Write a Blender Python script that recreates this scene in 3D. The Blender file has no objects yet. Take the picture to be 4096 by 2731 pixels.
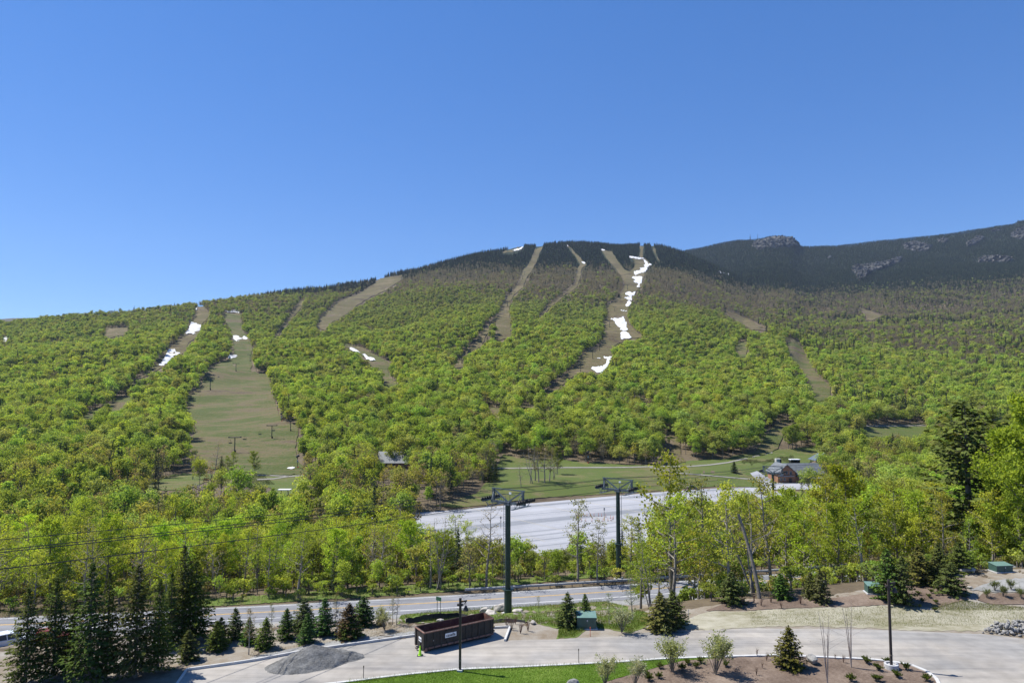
import bpy, bmesh, math, random
import numpy as np
from mathutils import Vector, Matrix
from mathutils.geometry import delaunay_2d_cdt

# ---------------------------------------------------------------- camera, sky, sun, exposure
SC = bpy.context.scene
F, CX, CY = 2730.0, 2048.0, 1365.5          # focal length and centre in photo pixels (4096 x 2731)
PITCH = math.radians(3.78)
CAMZ = 26.0
cam = bpy.data.cameras.new('camera'); camo = bpy.data.objects.new('camera', cam)
SC.collection.objects.link(camo); SC.camera = camo
cam.sensor_width = 36.0; cam.lens = 36.0 * F / 4096.0
cam.clip_start = 0.5; cam.clip_end = 12000
camo.location = (0, 0, CAMZ); camo.rotation_euler = (math.pi / 2 + PITCH, 0, 0)

SUN_EL = math.radians(57.0)
SUN_AZ = math.radians(-72.0)                 # direction to the sun, measured from +Y (view axis) towards +X
sdir = Vector((math.sin(SUN_AZ) * math.cos(SUN_EL), math.cos(SUN_AZ) * math.cos(SUN_EL), math.sin(SUN_EL)))
world = bpy.data.worlds.new('World'); SC.world = world; world.use_nodes = True
wn = world.node_tree.nodes; wl = world.node_tree.links
sky = wn.new('ShaderNodeTexSky'); sky.sky_type = 'NISHITA'; sky.sun_disc = False
sky.sun_elevation = SUN_EL; sky.sun_rotation = SUN_AZ
sky.altitude = 1100; sky.air_density = 0.95; sky.dust_density = 0.0; sky.ozone_density = 3.5
bg = wn['Background']; bg.inputs['Strength'].default_value = 0.1
hs = wn.new('ShaderNodeHueSaturation'); hs.inputs['Hue'].default_value = .513; hs.inputs['Saturation'].default_value = 1.3       # clear dry mountain air
wl.new(sky.outputs[0], hs.inputs['Color']); 
gm = wn.new('ShaderNodeGamma'); gm.inputs['Gamma'].default_value = .65; wl.new(hs.outputs[0], gm.inputs['Color'])    # evener from zenith to horizon, as photographed
tn = wn.new('ShaderNodeMix'); tn.data_type = 'RGBA'; tn.blend_type = 'MULTIPLY'; tn.inputs[0].default_value = 1.0
wl.new(gm.outputs[0], tn.inputs[6]); tn.inputs[7].default_value = (1.05, 1.33, 1.70, 1); wl.new(tn.outputs[2], bg.inputs['Color'])
sun = bpy.data.lights.new('sun', 'SUN'); sun.energy = 5.0; sun.angle = math.radians(0.53); sun.color = (1.0, 0.955, 0.88)
suno = bpy.data.objects.new('sun', sun); SC.collection.objects.link(suno)
suno.rotation_euler = (-sdir).to_track_quat('-Z', 'Y').to_euler(); suno.location = (-60, 20, 120)
SC.view_settings.view_transform = 'Standard'; SC.view_settings.look = 'None'
SC.view_settings.exposure = 0.7; SC.view_settings.gamma = 1.0; SC.view_settings.use_curve_mapping = False
SC.render.engine = 'CYCLES'
cy = SC.cycles
cy.max_bounces = 9; cy.diffuse_bounces = 7; cy.glossy_bounces = 2; cy.transmission_bounces = 7
cy.transparent_max_bounces = 4; cy.volume_bounces = 0; cy.use_denoising = True
cy.caustics_reflective = False; cy.caustics_refractive = False

rng = np.random.default_rng(7); rnd = random.Random(11)
COL = SC.collection
PI = math.pi

# ---------------------------------------------------------------- pixel <-> place
ct, st = math.cos(PITCH), math.sin(PITCH)
def P(px, py, d):
    """point at forward distance d that the photo shows at (px, py)"""
    u = (np.asarray(px, float) - CX) / F; v = (CY - np.asarray(py, float)) / F
    dy = ct - v * st; k = np.asarray(d, float) / dy
    return np.stack([u * k, dy * k, CAMZ + (st + v * ct) * k], -1)
def PX(x, y, z):
    dz = np.asarray(z) - CAMZ; dep = np.asarray(y) * ct + dz * st; up = -np.asarray(y) * st + dz * ct
    dep = np.maximum(dep, 1e-3)
    return CX + F * np.asarray(x) / dep, CY - F * up / dep
def zz(ox, oy, s, pts): return [(ox + a / s, oy + b / s) for a, b in pts]
def sst(a, b, x):
    t = np.clip((x - a) / (b - a), 0, 1); return t * t * (3 - 2 * t)

# ---------------------------------------------------------------- the lie of the land
def yw(x): return 109.4 + 0.2 * x + 0.0004 * x * x            # near white line of the road
RTAB1 = [(-900,1400,1200),(0,1316,1300),(250,1288,1350),(500,1256,1400),(780,1228,1500),(960,1207,1600),(1100,1172,1750),
 (1300,1148,1900),(1500,1117,2050),(1640,1088,2150),(1750,1057,2250),(1900,1023,2350),(2000,1003,2450),(2090,982,2550),
 (2200,976,2600),(2450,979,2600),(2630,983,2600),(2700,1004,2580),(2740,1018,2560),(2850,1068,2500),(2950,1115,2450),
 (3050,1155,2400),(3200,1210,2300),(3600,1330,2100),(4700,1450,1900),(5200,1450,1900)]
RTAB2 = [(-900,1300,3600),(2300,1200,3600),(2600,1040,3600),(2735,1003,3600),(2800,990,3600),(2900,974,3600),(2960,966,3600),(3000,962,3600),
 (3040,953,3600),(3080,946,3600),(3130,948,3600),(3165,955,3600),(3185,978,3600),(3210,992,3600),(3300,989,3600),(3500,969,3600),
 (3700,948,3600),(3900,921,3600),(4096,889,3600),(4700,850,3600),(5200,840,3600)]
def rtab(t):
    p = np.array([P(c, r, d) for c, r, d in t]); s = p[:, 0] / p[:, 1]
    return s, p[:, 1], p[:, 2]
S1, D1, Z1 = rtab(RTAB1); S2, D2, Z2 = rtab(RTAB2)
SD = np.linspace(-1.3, 1.3, 1301)
def smooth(a, n):
    k = np.hanning(2 * n + 1); k /= k.sum()
    return np.convolve(np.pad(a, n, mode='edge'), k, mode='valid')
D1d, Z1d = smooth(np.interp(SD, S1, D1), 14), smooth(np.interp(SD, S1, Z1), 8)
D2d, Z2d = np.interp(SD, S2, D2), np.interp(SD, S2, Z2)
Y0d = smooth(np.interp(SD, [-1.3, -.75, -.3, .2, .45, .6, 1.3], [320, 325, 335, 372, 420, 500, 500]), 30)
_wr = np.random.default_rng(5)
WAVES = [(_wr.uniform(0, 2 * PI), L, _wr.uniform(0, 2 * PI), a) for L, a in
         [(620, 1.0), (480, .8), (390, .8), (300, .6), (240, .5), (190, .45), (140, .3), (110, .25), (80, .18)]]
def wav(x, y):
    r = 0
    for th, L, ph, a in WAVES:
        r = r + a * np.sin((x * math.cos(th) + y * math.sin(th)) * 2 * PI / L + ph)
    return r
def H(x, y):
    x = np.asarray(x, float); y = np.asarray(y, float)
    x, y = np.broadcast_arrays(x, y)
    ys = np.maximum(y, 8.0)
    # hotel terrace and drive level 0, bank down to the road on the left, berm on the right
    w = yw(x)
    y_s = np.interp(x, [-70, -40, -20, 0], [64, 73, 77, 77.5])
    left = np.clip((y - y_s) / (w - 4.5 - y_s), 0, 1) * -8.0
    yc = np.interp(x, [8, 20, 60, 120], [80, 81, 91, 96]); zt = np.interp(x, [8, 20, 60, 120], [0, .25, 1.5, 2.5])
    right = zt * sst(75, 84, y)
    right = right + (-8.0 - right) * sst(0, 1, (y - yc) / np.maximum(w - 5 - yc, 1))
    R = sst(7, 24, x)
    near = left * (1 - R) + right * R
    bump = 0.06 * np.sin(x * .9 + 1.3 * np.sin(y * .37)) * np.sin(y * .8 + x * .21)
    near = near + bump * sst(74, 79, y) * (1 - sst(w - 8, w - 3, y))
    # down to the valley floor with the car park, bank beyond it
    low = -8 - 11 * sst(w + 9, w + 62, y)
    ylf = 259.6 + .5 * np.clip(x, -80, 150)
    low = low + 4.0 * sst(ylf + 2, ylf + 30, y)
    base = np.where(y < w + 8, near, low)
    if y.size == 0 or y.max() < 300: return base
    # the mountain
    s = np.clip(x / ys, -1.3, 1.3)
    d1 = np.interp(s, SD, D1d); z1 = np.interp(s, SD, Z1d); y0 = np.interp(s, SD, Y0d)
    z2 = np.interp(s, SD, Z2d); d2 = np.interp(s, SD, D2d)
    nz = wav(x, y)
    t = np.clip((y - y0) / (d1 - y0), 0, None); tt = np.minimum(t, 1)
    m1 = (z1 + 15) * (.55 * tt + .45 * tt * tt) - np.maximum(y - d1, 0) * .38
    m1 = m1 + nz * 9 * np.clip(tt * 2.2, 0, 1) * (1 - .75 * tt)
    t = np.clip((y - y0) / (d2 - y0), 0, None); tt = np.minimum(t, 1)
    m2 = (z2 + 15) * (.6 * tt + .4 * tt ** 3) - np.maximum(y - d2, 0) * .4
    m2 = m2 + nz * 10 * np.clip(tt * 2, 0, 1) * (1 - .8 * tt) - 6 * (1 - sst(.0, .2, tt)) * 0
    k = 12.0
    m = np.maximum(m1, m2) + k * np.log1p(np.exp(-np.abs(m1 - m2) / k)) * sst(0, 300, y - y0) - 8.3 * sst(0, 300, y - y0) * np.exp(-np.abs(m1 - m2) / k)
    return base + np.where(y > y0, m, 0.0)
DSA = np.concatenate([np.linspace(40, 130, 120), np.geomspace(130.5, 4300, 600)])
DSM = np.linspace(40, 345, 450); DSN = np.linspace(30, 150, 240)
def G(px, py):
    """where the line of sight through photo pixel (px, py) meets the ground"""
    px = np.atleast_1d(np.asarray(px, float)); py = np.atleast_1d(np.asarray(py, float))
    out = np.zeros((len(px), 3))
    for i0 in range(0, len(px), 2000):
        a = px[i0:i0 + 2000]; b = py[i0:i0 + 2000]
        DS = DSN if b.min() > 2230 else (DSM if b.min() > 1960 else DSA)
        q = P(a[:, None], b[:, None], DS[None, :])
        g = q[..., 2] - H(q[..., 0], q[..., 1])
        hit = g <= 0
        j = np.where(hit.any(1), hit.argmax(1), len(DS) - 1); j = np.maximum(j, 1)
        r = np.arange(len(a)); g0 = g[r, j - 1]; g1 = g[r, j]
        t = np.clip(g0 / np.where(np.abs(g0 - g1) < 1e-9, 1e-9, g0 - g1), 0, 1)
        p = P(a, b, DS[j - 1] + (DS[j] - DS[j - 1]) * t)
        p[:, 2] = H(p[:, 0], p[:, 1]); out[i0:i0 + 2000] = p
    return out
def G1(px, py): return Vector(G(px, py)[0])

# ---------------------------------------------------------------- mesh and object helpers
def mesh_np(name, v, faces_list, mats=(), smooth_on=False):
    """faces_list: list of (int array n x k, material index)"""
    me = bpy.data.meshes.new(name)
    v = np.asarray(v, np.float32); me.vertices.add(len(v)); me.vertices.foreach_set('co', v.ravel())
    fl = [(np.asarray(f, np.int32), m) for f, m in faces_list if len(f)]
    nl = sum(f.size for f, _ in fl); nf = sum(len(f) for f, _ in fl)
    me.loops.add(nl); me.polygons.add(nf)
    me.loops.foreach_set('vertex_index', np.concatenate([f.ravel() for f, _ in fl]))
    tot = np.concatenate([np.full(len(f), f.shape[1], np.int32) for f, _ in fl])
    me.polygons.foreach_set('loop_start', np.concatenate([[0], np.cumsum(tot)[:-1]]).astype(np.int32))
    me.polygons.foreach_set('material_index', np.concatenate([np.full(len(f), m, np.int32) for f, m in fl]))
    if smooth_on: me.polygons.foreach_set('use_smooth', np.ones(nf, bool))
    for m in mats: me.materials.append(m)
    me.update(calc_edges=True); me.validate()
    return me
def link(name, me, parent=None, loc=None):
    o = bpy.data.objects.new(name, me); COL.objects.link(o)
    if parent is not None: o.parent = parent
    if loc is not None: o.location = loc
    return o
def tag(o, label=None, cat=None, group=None, kind=None):
    if label: o['label'] = label
    if cat: o['category'] = cat
    if group: o['group'] = group
    if kind: o['kind'] = kind
    return o
def thing(name, label, cat, loc=(0, 0, 0), rz=0.0, group=None, scale=1.0):
    o = link(name, None); o.location = loc; o.rotation_euler = (0, 0, rz); o.empty_display_size = .3
    o.scale = (scale,) * 3
    return tag(o, label, cat, group)
class MB:
    """collects boxes, bars, tubes and plates into one mesh"""
    def __init__(s): s.v = []; s.f = []
    def add(s, v, f):
        n = len(s.v); s.v += [tuple(p) for p in v]; s.f += [tuple(i + n for i in q) for q in f]; return s
    def box(s, c, d, rz=0.0, taper=1.0):
        hx, hy, hz = d[0] / 2, d[1] / 2, d[2] / 2; ca, sa = math.cos(rz), math.sin(rz); v = []
        for z, k in ((-hz, 1), (hz, taper)):
            for x, y in ((-hx, -hy), (hx, -hy), (hx, hy), (-hx, hy)):
                x *= k; y *= k; v.append((c[0] + x * ca - y * sa, c[1] + x * sa + y * ca, c[2] + z))
        return s.add(v, [(0,3,2,1),(4,5,6,7),(0,1,5,4),(1,2,6,5),(2,3,7,6),(3,0,4,7)])
    def bar(s, a, b, w, h=None):
        a, b = Vector(a), Vector(b); h = h or w; z = (b - a).normalized()
        up = Vector((0, 0, 1)) if abs(z.z) < .95 else Vector((0, 1, 0))
        x = z.cross(up).normalized(); y = x.cross(z)
        v = [p + x * i * w / 2 + y * j * h / 2 for p in (a, b) for i, j in ((-1,-1),(1,-1),(1,1),(-1,1))]
        return s.add(v, [(0,3,2,1),(4,5,6,7),(0,1,5,4),(1,2,6,5),(2,3,7,6),(3,0,4,7)])
    def tube(s, a, b, r0, r1=None, n=8, cap=True):
        a, b = Vector(a), Vector(b); r1 = r0 if r1 is None else r1; z = (b - a).normalized()
        up = Vector((0, 0, 1)) if abs(z.z) < .95 else Vector((0, 1, 0))
        x = z.cross(up).normalized(); y = x.cross(z); v = []
        for p, r in ((a, r0), (b, r1)):
            v += [p + (x * math.cos(2*PI*i/n) + y * math.sin(2*PI*i/n)) * r for i in range(n)]
        f = [(i, (i+1) % n, n + (i+1) % n, n + i) for i in range(n)]
        if cap: f += [tuple(range(n-1, -1, -1)), tuple(range(n, 2*n))]
        return s.add(v, f)
    def lathe(s, prof, n=16, c=(0, 0, 0)):
        v = [(c[0] + r*math.cos(2*PI*i/n), c[1] + r*math.sin(2*PI*i/n), c[2] + z) for r, z in prof for i in range(n)]
        f = [(k*n+i, k*n+(i+1) % n, (k+1)*n+(i+1) % n, (k+1)*n+i) for k in range(len(prof)-1) for i in range(n)]
        f += [tuple(range(n-1, -1, -1)), tuple(range((len(prof)-1)*n, len(prof)*n))]
        return s.add(v, f)
    def prism(s, poly, y0, y1, axis='y'):
        n = len(poly); v = []
        for t in (y0, y1):
            for a, b in poly: v.append((a, t, b) if axis == 'y' else ((t, a, b) if axis == 'x' else (a, b, t)))
        f = [(i, (i+1) % n, n+(i+1) % n, n+i) for i in range(n)] + [tuple(range(n-1, -1, -1)), tuple(range(n, 2*n))]
        return s.add(v, f)
    def mesh(s, name, mat, bevel=0.0, smooth_on=False):
        me = bpy.data.meshes.new(name); me.from_pydata(s.v, [], s.f); me.materials.append(mat)
        bm = bmesh.new(); bm.from_mesh(me); bmesh.ops.recalc_face_normals(bm, faces=bm.faces)
        if bevel: bmesh.ops.bevel(bm, geom=list(bm.edges), offset=bevel, segments=1, affect='EDGES', clamp_overlap=True)
        bm.to_mesh(me); bm.free()
        if smooth_on:
            for p in me.polygons: p.use_smooth = True
        return me
    def build(s, name, mat, parent=None, loc=None, bevel=0.0, smooth_on=False):
        return link(name, s.mesh(name, mat, bevel, smooth_on), parent, loc)

# ---------------------------------------------------------------- materials
MATS = {}
def nodes(name):
    m = bpy.data.materials.new(name); m.use_nodes = True; MATS[name] = m
    nt = m.node_tree; return m, nt.nodes, nt.links, nt.nodes['Principled BSDF']
def ramp(n, l, fac, stops):
    r = n.new('ShaderNodeValToRGB'); l.new(fac, r.inputs[0]); e = r.color_ramp.elements
    while len(e) < len(stops): e.new(.5)
    for q, (p, c) in zip(e, stops): q.position = p; q.color = (*c, 1) if len(c) == 3 else c
    return r.outputs[0]
def noise(n, l, vec, scale, detail=4, rough=.6):
    t = n.new('ShaderNodeTexNoise'); t.inputs['Scale'].default_value = scale; t.inputs['Detail'].default_value = detail
    t.inputs['Roughness'].default_value = rough; l.new(vec, t.inputs['Vector']); return t.outputs['Fac']
def mapping(n, l, vec, scale=(1, 1, 1), rot=(0, 0, 0)):
    t = n.new('ShaderNodeMapping'); l.new(vec, t.inputs['Vector'])
    t.inputs['Scale'].default_value = scale; t.inputs['Rotation'].default_value = rot; return t.outputs[0]
def mixc(n, l, fac, a, b, mode='MIX'):
    t = n.new('ShaderNodeMix'); t.data_type = 'RGBA'; t.blend_type = mode
    for sock, val in ((t.inputs['Factor'], fac), (t.inputs['A'], a), (t.inputs['B'], b)) if False else ((t.inputs[0], fac), (t.inputs[6], a), (t.inputs[7], b)):
        if hasattr(val, 'is_linked') or hasattr(val, 'links'): l.new(val, sock)
        elif isinstance(val, (int, float)): sock.default_value = val
        else: sock.default_value = (*val, 1)
    return t.outputs[2]
def bumpn(n, l, bsdf, h, strength=.5, dist=.05):
    b = n.new('ShaderNodeBump'); b.inputs['Strength'].default_value = strength; b.inputs['Distance'].default_value = dist
    l.new(h, b.inputs['Height']); l.new(b.outputs[0], bsdf.inputs['Normal'])
def plain(name, c, rough=.6, metal=0.0, var=.25, scale=3.0, rust=None):
    m, n, l, b = nodes(name); tc = n.new('ShaderNodeTexCoord').outputs['Object']
    f = noise(n, l, tc, scale, 5)
    lo = tuple(x * (1 - var) for x in c); hi = tuple(min(1, x * (1 + var)) for x in c)
    colr = ramp(n, l, f, [(.3, lo), (.7, hi)])
    if rust:
        f2 = noise(n, l, tc, scale * 2.3, 6, .7)
        colr = mixc(n, l, ramp(n, l, f2, [(.52, (0, 0, 0)), (.64, (1, 1, 1))]), colr, rust)
    l.new(colr, b.inputs['Base Color']); b.inputs['Roughness'].default_value = rough; b.inputs['Metallic'].default_value = metal
    return m
def ground(name, stops, scales=(.15, 1.2, 9.0), bump=.4, bdist=.05, stretch=(1, 1, 1), rough=.95, rot=0.0, extra=None, contrast=1.7):
    """patchy ground cover: three sizes of noise through one colour ramp"""
    m, n, l, b = nodes(name); g = n.new('ShaderNodeNewGeometry').outputs['Position']
    v = mapping(n, l, g, stretch, (0, 0, rot))
    a = noise(n, l, v, scales[0], 4); c = noise(n, l, v, scales[1], 4); d = noise(n, l, g, scales[2], 3)
    def mth(op, p, q):
        t = n.new('ShaderNodeMath'); t.operation = op
        for s_, x in ((t.inputs[0], p), (t.inputs[1], q)):
            if isinstance(x, (int, float)): s_.default_value = x
            else: l.new(x, s_)
        return t.outputs[0]
    f = mth('ADD', mth('ADD', mth('MULTIPLY', a, .5), mth('MULTIPLY', c, .3)), mth('MULTIPLY', d, .2))
    f = mth('MULTIPLY_ADD2', f, 0) if False else mth('ADD', mth('MULTIPLY', f, contrast), .5 - .5 * contrast)
    colr = ramp(n, l, f, stops)
    if extra: colr = extra(n, l, g, colr, mth)
    l.new(colr, b.inputs['Base Color']); b.inputs['Roughness'].default_value = rough
    b.inputs['Specular IOR Level'].default_value = .2
    bumpn(n, l, b, mth('ADD', mth('MULTIPLY', c, .6), mth('MULTIPLY', d, .4)), bump, bdist)
    return m
def leafmat(name, inst, base=None, transl=.5, nscale=.5):
    m, n, l, b = nodes(name)
    if inst:
        a = n.new('ShaderNodeAttribute'); a.attribute_type = 'INSTANCER'; a.attribute_name = 'tint'; colr = a.outputs['Color']
    else:
        colr = n.new('ShaderNodeObjectInfo').outputs['Color']
    g = n.new('ShaderNodeNewGeometry').outputs
    k = ramp(n, l, g['Random Per Island'], [(0, (.62, .66, .6)), (.6, (1, 1, 1)), (1, (1.25, 1.2, 1.05))])
    colr = mixc(n, l, 1.0, colr, k, 'MULTIPLY')
    d = n.new('ShaderNodeBsdfDiffuse'); t = n.new('ShaderNodeBsdfTranslucent'); mx = n.new('ShaderNodeMixShader')
    l.new(colr, d.inputs[0]); t2 = mixc(n, l, 1.0, colr, (1.25, 1.2, .55), 'MULTIPLY'); l.new(t2, t.inputs[0]); mx.inputs[0].default_value = transl
    l.new(d.outputs[0], mx.inputs[1]); l.new(t.outputs[0], mx.inputs[2])
    out = [q for q in n if q.type == 'OUTPUT_MATERIAL'][0]; l.new(mx.outputs[0], out.inputs['Surface']); n.remove(b)
    return m

# ================================================================ the setting
def _zone(n, l, g, colr, mth):                      # leaf litter below, moss and dwarf fir towards the tops
    s = n.new('ShaderNodeSeparateXYZ'); l.new(g, s.inputs[0])
    f = mth('ADD', mth('MULTIPLY', s.outputs['Z'], .001), mth('MULTIPLY', noise(n, l, g, .01, 3), .12))
    return mixc(n, l, ramp(n, l, f, [(.36, (0, 0, 0)), (.48, (1, 1, 1))]), colr, (.026, .036, .018))
M_floor = ground('forest_floor', [(.25, (.06, .046, .03)), (.5, (.115, .09, .058)), (.75, (.165, .135, .085))], (.02, .3, 2.5), .6, .3, extra=_zone)
def _conif(n, l, g, colr, mth):
    return colr
M_trail = ground('trail_grass', [(.12, (0.058, 0.043, 0.030)), (.28, (0.112, 0.088, 0.053)), (.40, (0.119, 0.100, 0.048)), (.49, (0.095, 0.093, 0.035)), (.58, (0.068, 0.084, 0.022)), (.74, (0.058, 0.075, 0.018)), (.82, (0.109, 0.093, 0.042)), (.95, (0.139, 0.114, 0.060))],
                 (.014, .08, .6), .9, 1.6, (1, 2.6, 1.6), contrast=2.5)
M_hightrail = ground('high_trail_grass', [(.26, (0.054, 0.040, 0.023)), (.40, (0.104, 0.081, 0.041)), (.50, (0.086, 0.083, 0.030)), (.58, (0.112, 0.090, 0.045)), (.72, (0.144, 0.115, 0.063))],
                 (.012, .06, .4), .9, 2.0, (1, 2.0, 1.5), contrast=2.3)
M_meadow = ground('meadow_grass', [(.2, (0.080, 0.061, 0.036)), (.34, (0.132, 0.115, 0.053)), (.46, (0.080, 0.102, 0.024)), (.58, (0.072, 0.102, 0.022)), (.66, (0.124, 0.119, 0.045)), (.8, (0.160, 0.135, 0.068))],
                 (.02, .12, 1.2), .5, .2, (1, 2.2, 1))
M_lawn = ground('lawn_turf', [(.35, (.06, .105, .012)), (.5, (.085, .15, .015)), (.65, (.13, .19, .03))], (.12, .9, 14), .7, .04)
M_rough = ground('rough_grass', [(.34, (.13, .11, .055)), (.44, (.12, .14, .04)), (.54, (.085, .135, .025)), (.66, (.15, .18, .05))], (.25, 1.2, 8), .7, .08)
M_dirt = ground('bare_dirt', [(.25, (.115, .09, .062)), (.40, (.19, .155, .112)), (.54, (.235, .21, .172)), (.70, (.28, .262, .23))], (.12, .7, 9), .7, .05)
M_gravel = ground('pale_gravel', [(.25, (.15, .15, .143)), (.5, (.22, .22, .212)), (.72, (.30, .30, .29))], (.3, 2.5, 14), .8, .05)
M_straw = ground('straw_mulch', [(.25, (.14, .14, .075)), (.38, (.215, .20, .13)), (.52, (.285, .268, .20)), (.70, (.35, .33, .26))], (.16, .8, 7), .8, .07, (1, 2.0, 1))
M_mulch = ground('bark_mulch', [(.25, (.075, .052, .038)), (.5, (.15, .112, .085)), (.75, (.235, .185, .145))], (.3, 4, 16), .9, .05)
M_snow = ground('old_snow', [(.2, (.36, .34, .31)), (.36, (.50, .50, .505)), (.55, (.60, .61, .63)), (.75, (.68, .69, .71))], (.06, .25, 1.2), .8, .6, contrast=2.2)
M_path = ground('gravel_path', [(.3, (.16, .155, .13)), (.5, (.21, .20, .175)), (.7, (.26, .25, .225))], (.1, .8, 5), .4, .05)
def _drive(n, l, g, colr, mth):
    v = mapping(n, l, g, (.05, .9, 1), (0, 0, .12)); f = noise(n, l, v, 1.0, 4)
    colr = mixc(n, l, 1.0, colr, ramp(n, l, f, [(.3, (.74, .74, .75)), (.45, (.94, .94, .93)), (.62, (1.10, 1.09, 1.06))]), 'MULTIPLY')
    f = noise(n, l, g, .09, 3)
    return mixc(n, l, 1.0, colr, ramp(n, l, f, [(.4, (.84, .86, .89)), (.55, (1.02, 1.0, .97))]), 'MULTIPLY')
M_drive = ground('drive_surface', [(.3, (.235, .223, .206)), (.5, (.285, .271, .252)), (.7, (.335, .318, .297))], (.1, .8, 30), .25, .01, extra=_drive)
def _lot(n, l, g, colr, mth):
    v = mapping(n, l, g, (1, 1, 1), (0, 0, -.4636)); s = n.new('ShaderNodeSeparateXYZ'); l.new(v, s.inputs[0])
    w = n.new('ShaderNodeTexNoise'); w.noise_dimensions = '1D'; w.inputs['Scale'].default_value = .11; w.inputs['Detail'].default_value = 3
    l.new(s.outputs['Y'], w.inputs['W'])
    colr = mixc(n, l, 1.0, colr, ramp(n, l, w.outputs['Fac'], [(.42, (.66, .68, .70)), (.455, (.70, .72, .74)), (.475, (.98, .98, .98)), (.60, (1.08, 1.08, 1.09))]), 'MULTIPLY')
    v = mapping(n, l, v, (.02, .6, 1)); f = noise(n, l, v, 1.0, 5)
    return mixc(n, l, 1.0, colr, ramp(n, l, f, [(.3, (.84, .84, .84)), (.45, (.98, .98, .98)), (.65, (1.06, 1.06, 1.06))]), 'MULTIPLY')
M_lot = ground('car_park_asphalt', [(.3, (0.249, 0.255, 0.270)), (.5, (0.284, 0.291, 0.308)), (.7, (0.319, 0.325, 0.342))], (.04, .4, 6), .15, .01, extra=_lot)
def _road(n, l, g, colr, mth):
    v = mapping(n, l, g, (.03, 1.3, 1), (0, 0, -.2)); f = noise(n, l, v, 1.0, 4)
    return mixc(n, l, 1.0, colr, ramp(n, l, f, [(.35, (.86, .86, .86)), (.6, (1.06, 1.06, 1.06))]), 'MULTIPLY')
M_road = ground('road_asphalt', [(.3, (.155, .16, .172)), (.5, (.185, .19, .205)), (.7, (.215, .22, .235))], (.06, .6, 20), .2, .01, extra=_road)
M_white = plain('white_road_paint', (.62, .62, .6), .7, 0, .15, 2)
M_yellow = plain('yellow_road_paint', (.55, .33, .05), .7, 0, .15, 2)
M_bay = plain('worn_bay_paint', (.34, .31, .24), .8, 0, .15, 2)
M_kerb = plain('kerb_concrete', (.46, .46, .45), .8, 0, .12, 1.5)
M_rockmat = ground('cliff_rock', [(.3, (.022, .026, .022)), (.48, (.05, .05, .046)), (.60, (.10, .097, .09)), (.74, (.19, .185, .175))], (.02, .12, .7), .9, 2.0, (1, 1, 2))

# ---- one sheet of terrain, from below the terrace to behind the far ridge
def terrain():
    sv = np.linspace(-1.05, 1.05, 420)
    yv = np.concatenate([np.linspace(-30, 60, 46), np.linspace(61.2, 135, 62), np.geomspace(136.5, 4300, 300)])
    S, Y = np.meshgrid(sv, yv); X = S * (Y + 55)
    Z = H(X, Y)
    v = np.stack([X, Y, Z], -1).reshape(-1, 3); nr, nc = S.shape
    i = (np.arange(nr - 1)[:, None] * nc + np.arange(nc - 1)[None, :]).ravel()
    f = np.stack([i, i + 1, i + nc + 1, i + nc], -1)
    return link('terrain', mesh_np('terrain', v, [(f, 0)], [M_floor], True))
tag(terrain(), kind='structure')

def densify(poly, step, wob=0.0, seed=0):
    r = np.random.default_rng(seed); out = []
    n = len(poly)
    for i in range(n):
        a = np.array(poly[i], float); b = np.array(poly[(i + 1) % n], float)
        L = np.hypot(*(b - a)); k = max(1, int(L / step)); nrm = np.array([-(b - a)[1], (b - a)[0]]) / max(L, 1e-6)
        for j in range(k):
            t = j / k; q = a + (b - a) * t
            if wob and j: q = q + nrm * r.normal(0, wob)
            out.append(q)
    return out
def inpoly(px, py, poly):
    px = np.asarray(px); py = np.asarray(py); c = np.zeros(px.shape, bool); n = len(poly); j = n - 1
    for i in range(n):
        xi, yi = poly[i]; xj, yj = poly[j]
        if yi != yj:
            c ^= ((yi > py) != (yj > py)) & (px < (xj - xi) * (py - yi) / (yj - yi) + xi)
        j = i
    return c
def drape(name, poly, mat, lift=.03, grow=0.0, cell=20.0, wob=0.0, seed=0, step=None, puff=0.0):
    """a sheet lying on the ground inside an outline traced on the photo"""
    b = densify(poly, step or cell, wob, seed); B = np.array(b)
    r = np.random.default_rng(seed + 1)
    gx, gy = np.meshgrid(np.arange(B[:, 0].min(), B[:, 0].max(), cell), np.arange(B[:, 1].min(), B[:, 1].max(), cell))
    gx = gx.ravel() + r.uniform(-.3, .3, gx.size) * cell; gy = gy.ravel() + r.uniform(-.3, .3, gy.size) * cell
    k = inpoly(gx, gy, b)
    pts = np.concatenate([B, np.stack([gx[k], gy[k]], -1)]); nb = len(B)
    if len(pts) < 4: pts = B
    res = delaunay_2d_cdt([Vector(p) for p in pts], [], [list(range(nb))], 1, 1e-4)
    vs = np.array([tuple(p) for p in res[0]]); fs = np.array([f for f in res[2] if len(f) == 3], int)
    w = G(vs[:, 0], vs[:, 1]); w[:, 2] += lift + grow * w[:, 1]
    if puff:                                   # thicker towards the middle, so that it is a body and not a decal
        inner = np.ones(len(vs)); dmin = np.min(np.hypot(vs[:, None, 0] - B[None, :, 0], vs[:, None, 1] - B[None, :, 1]), 1)
        w[:, 2] += puff * np.clip(dmin / (cell * 1.2), 0, 1)
    n = np.cross(w[fs[:, 1]] - w[fs[:, 0]], w[fs[:, 2]] - w[fs[:, 0]]); fl = n[:, 2] < 0; fs[fl] = fs[fl][:, ::-1]
    return link(name, mesh_np(name, w, [(fs, 0)], [mat], True))

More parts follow.
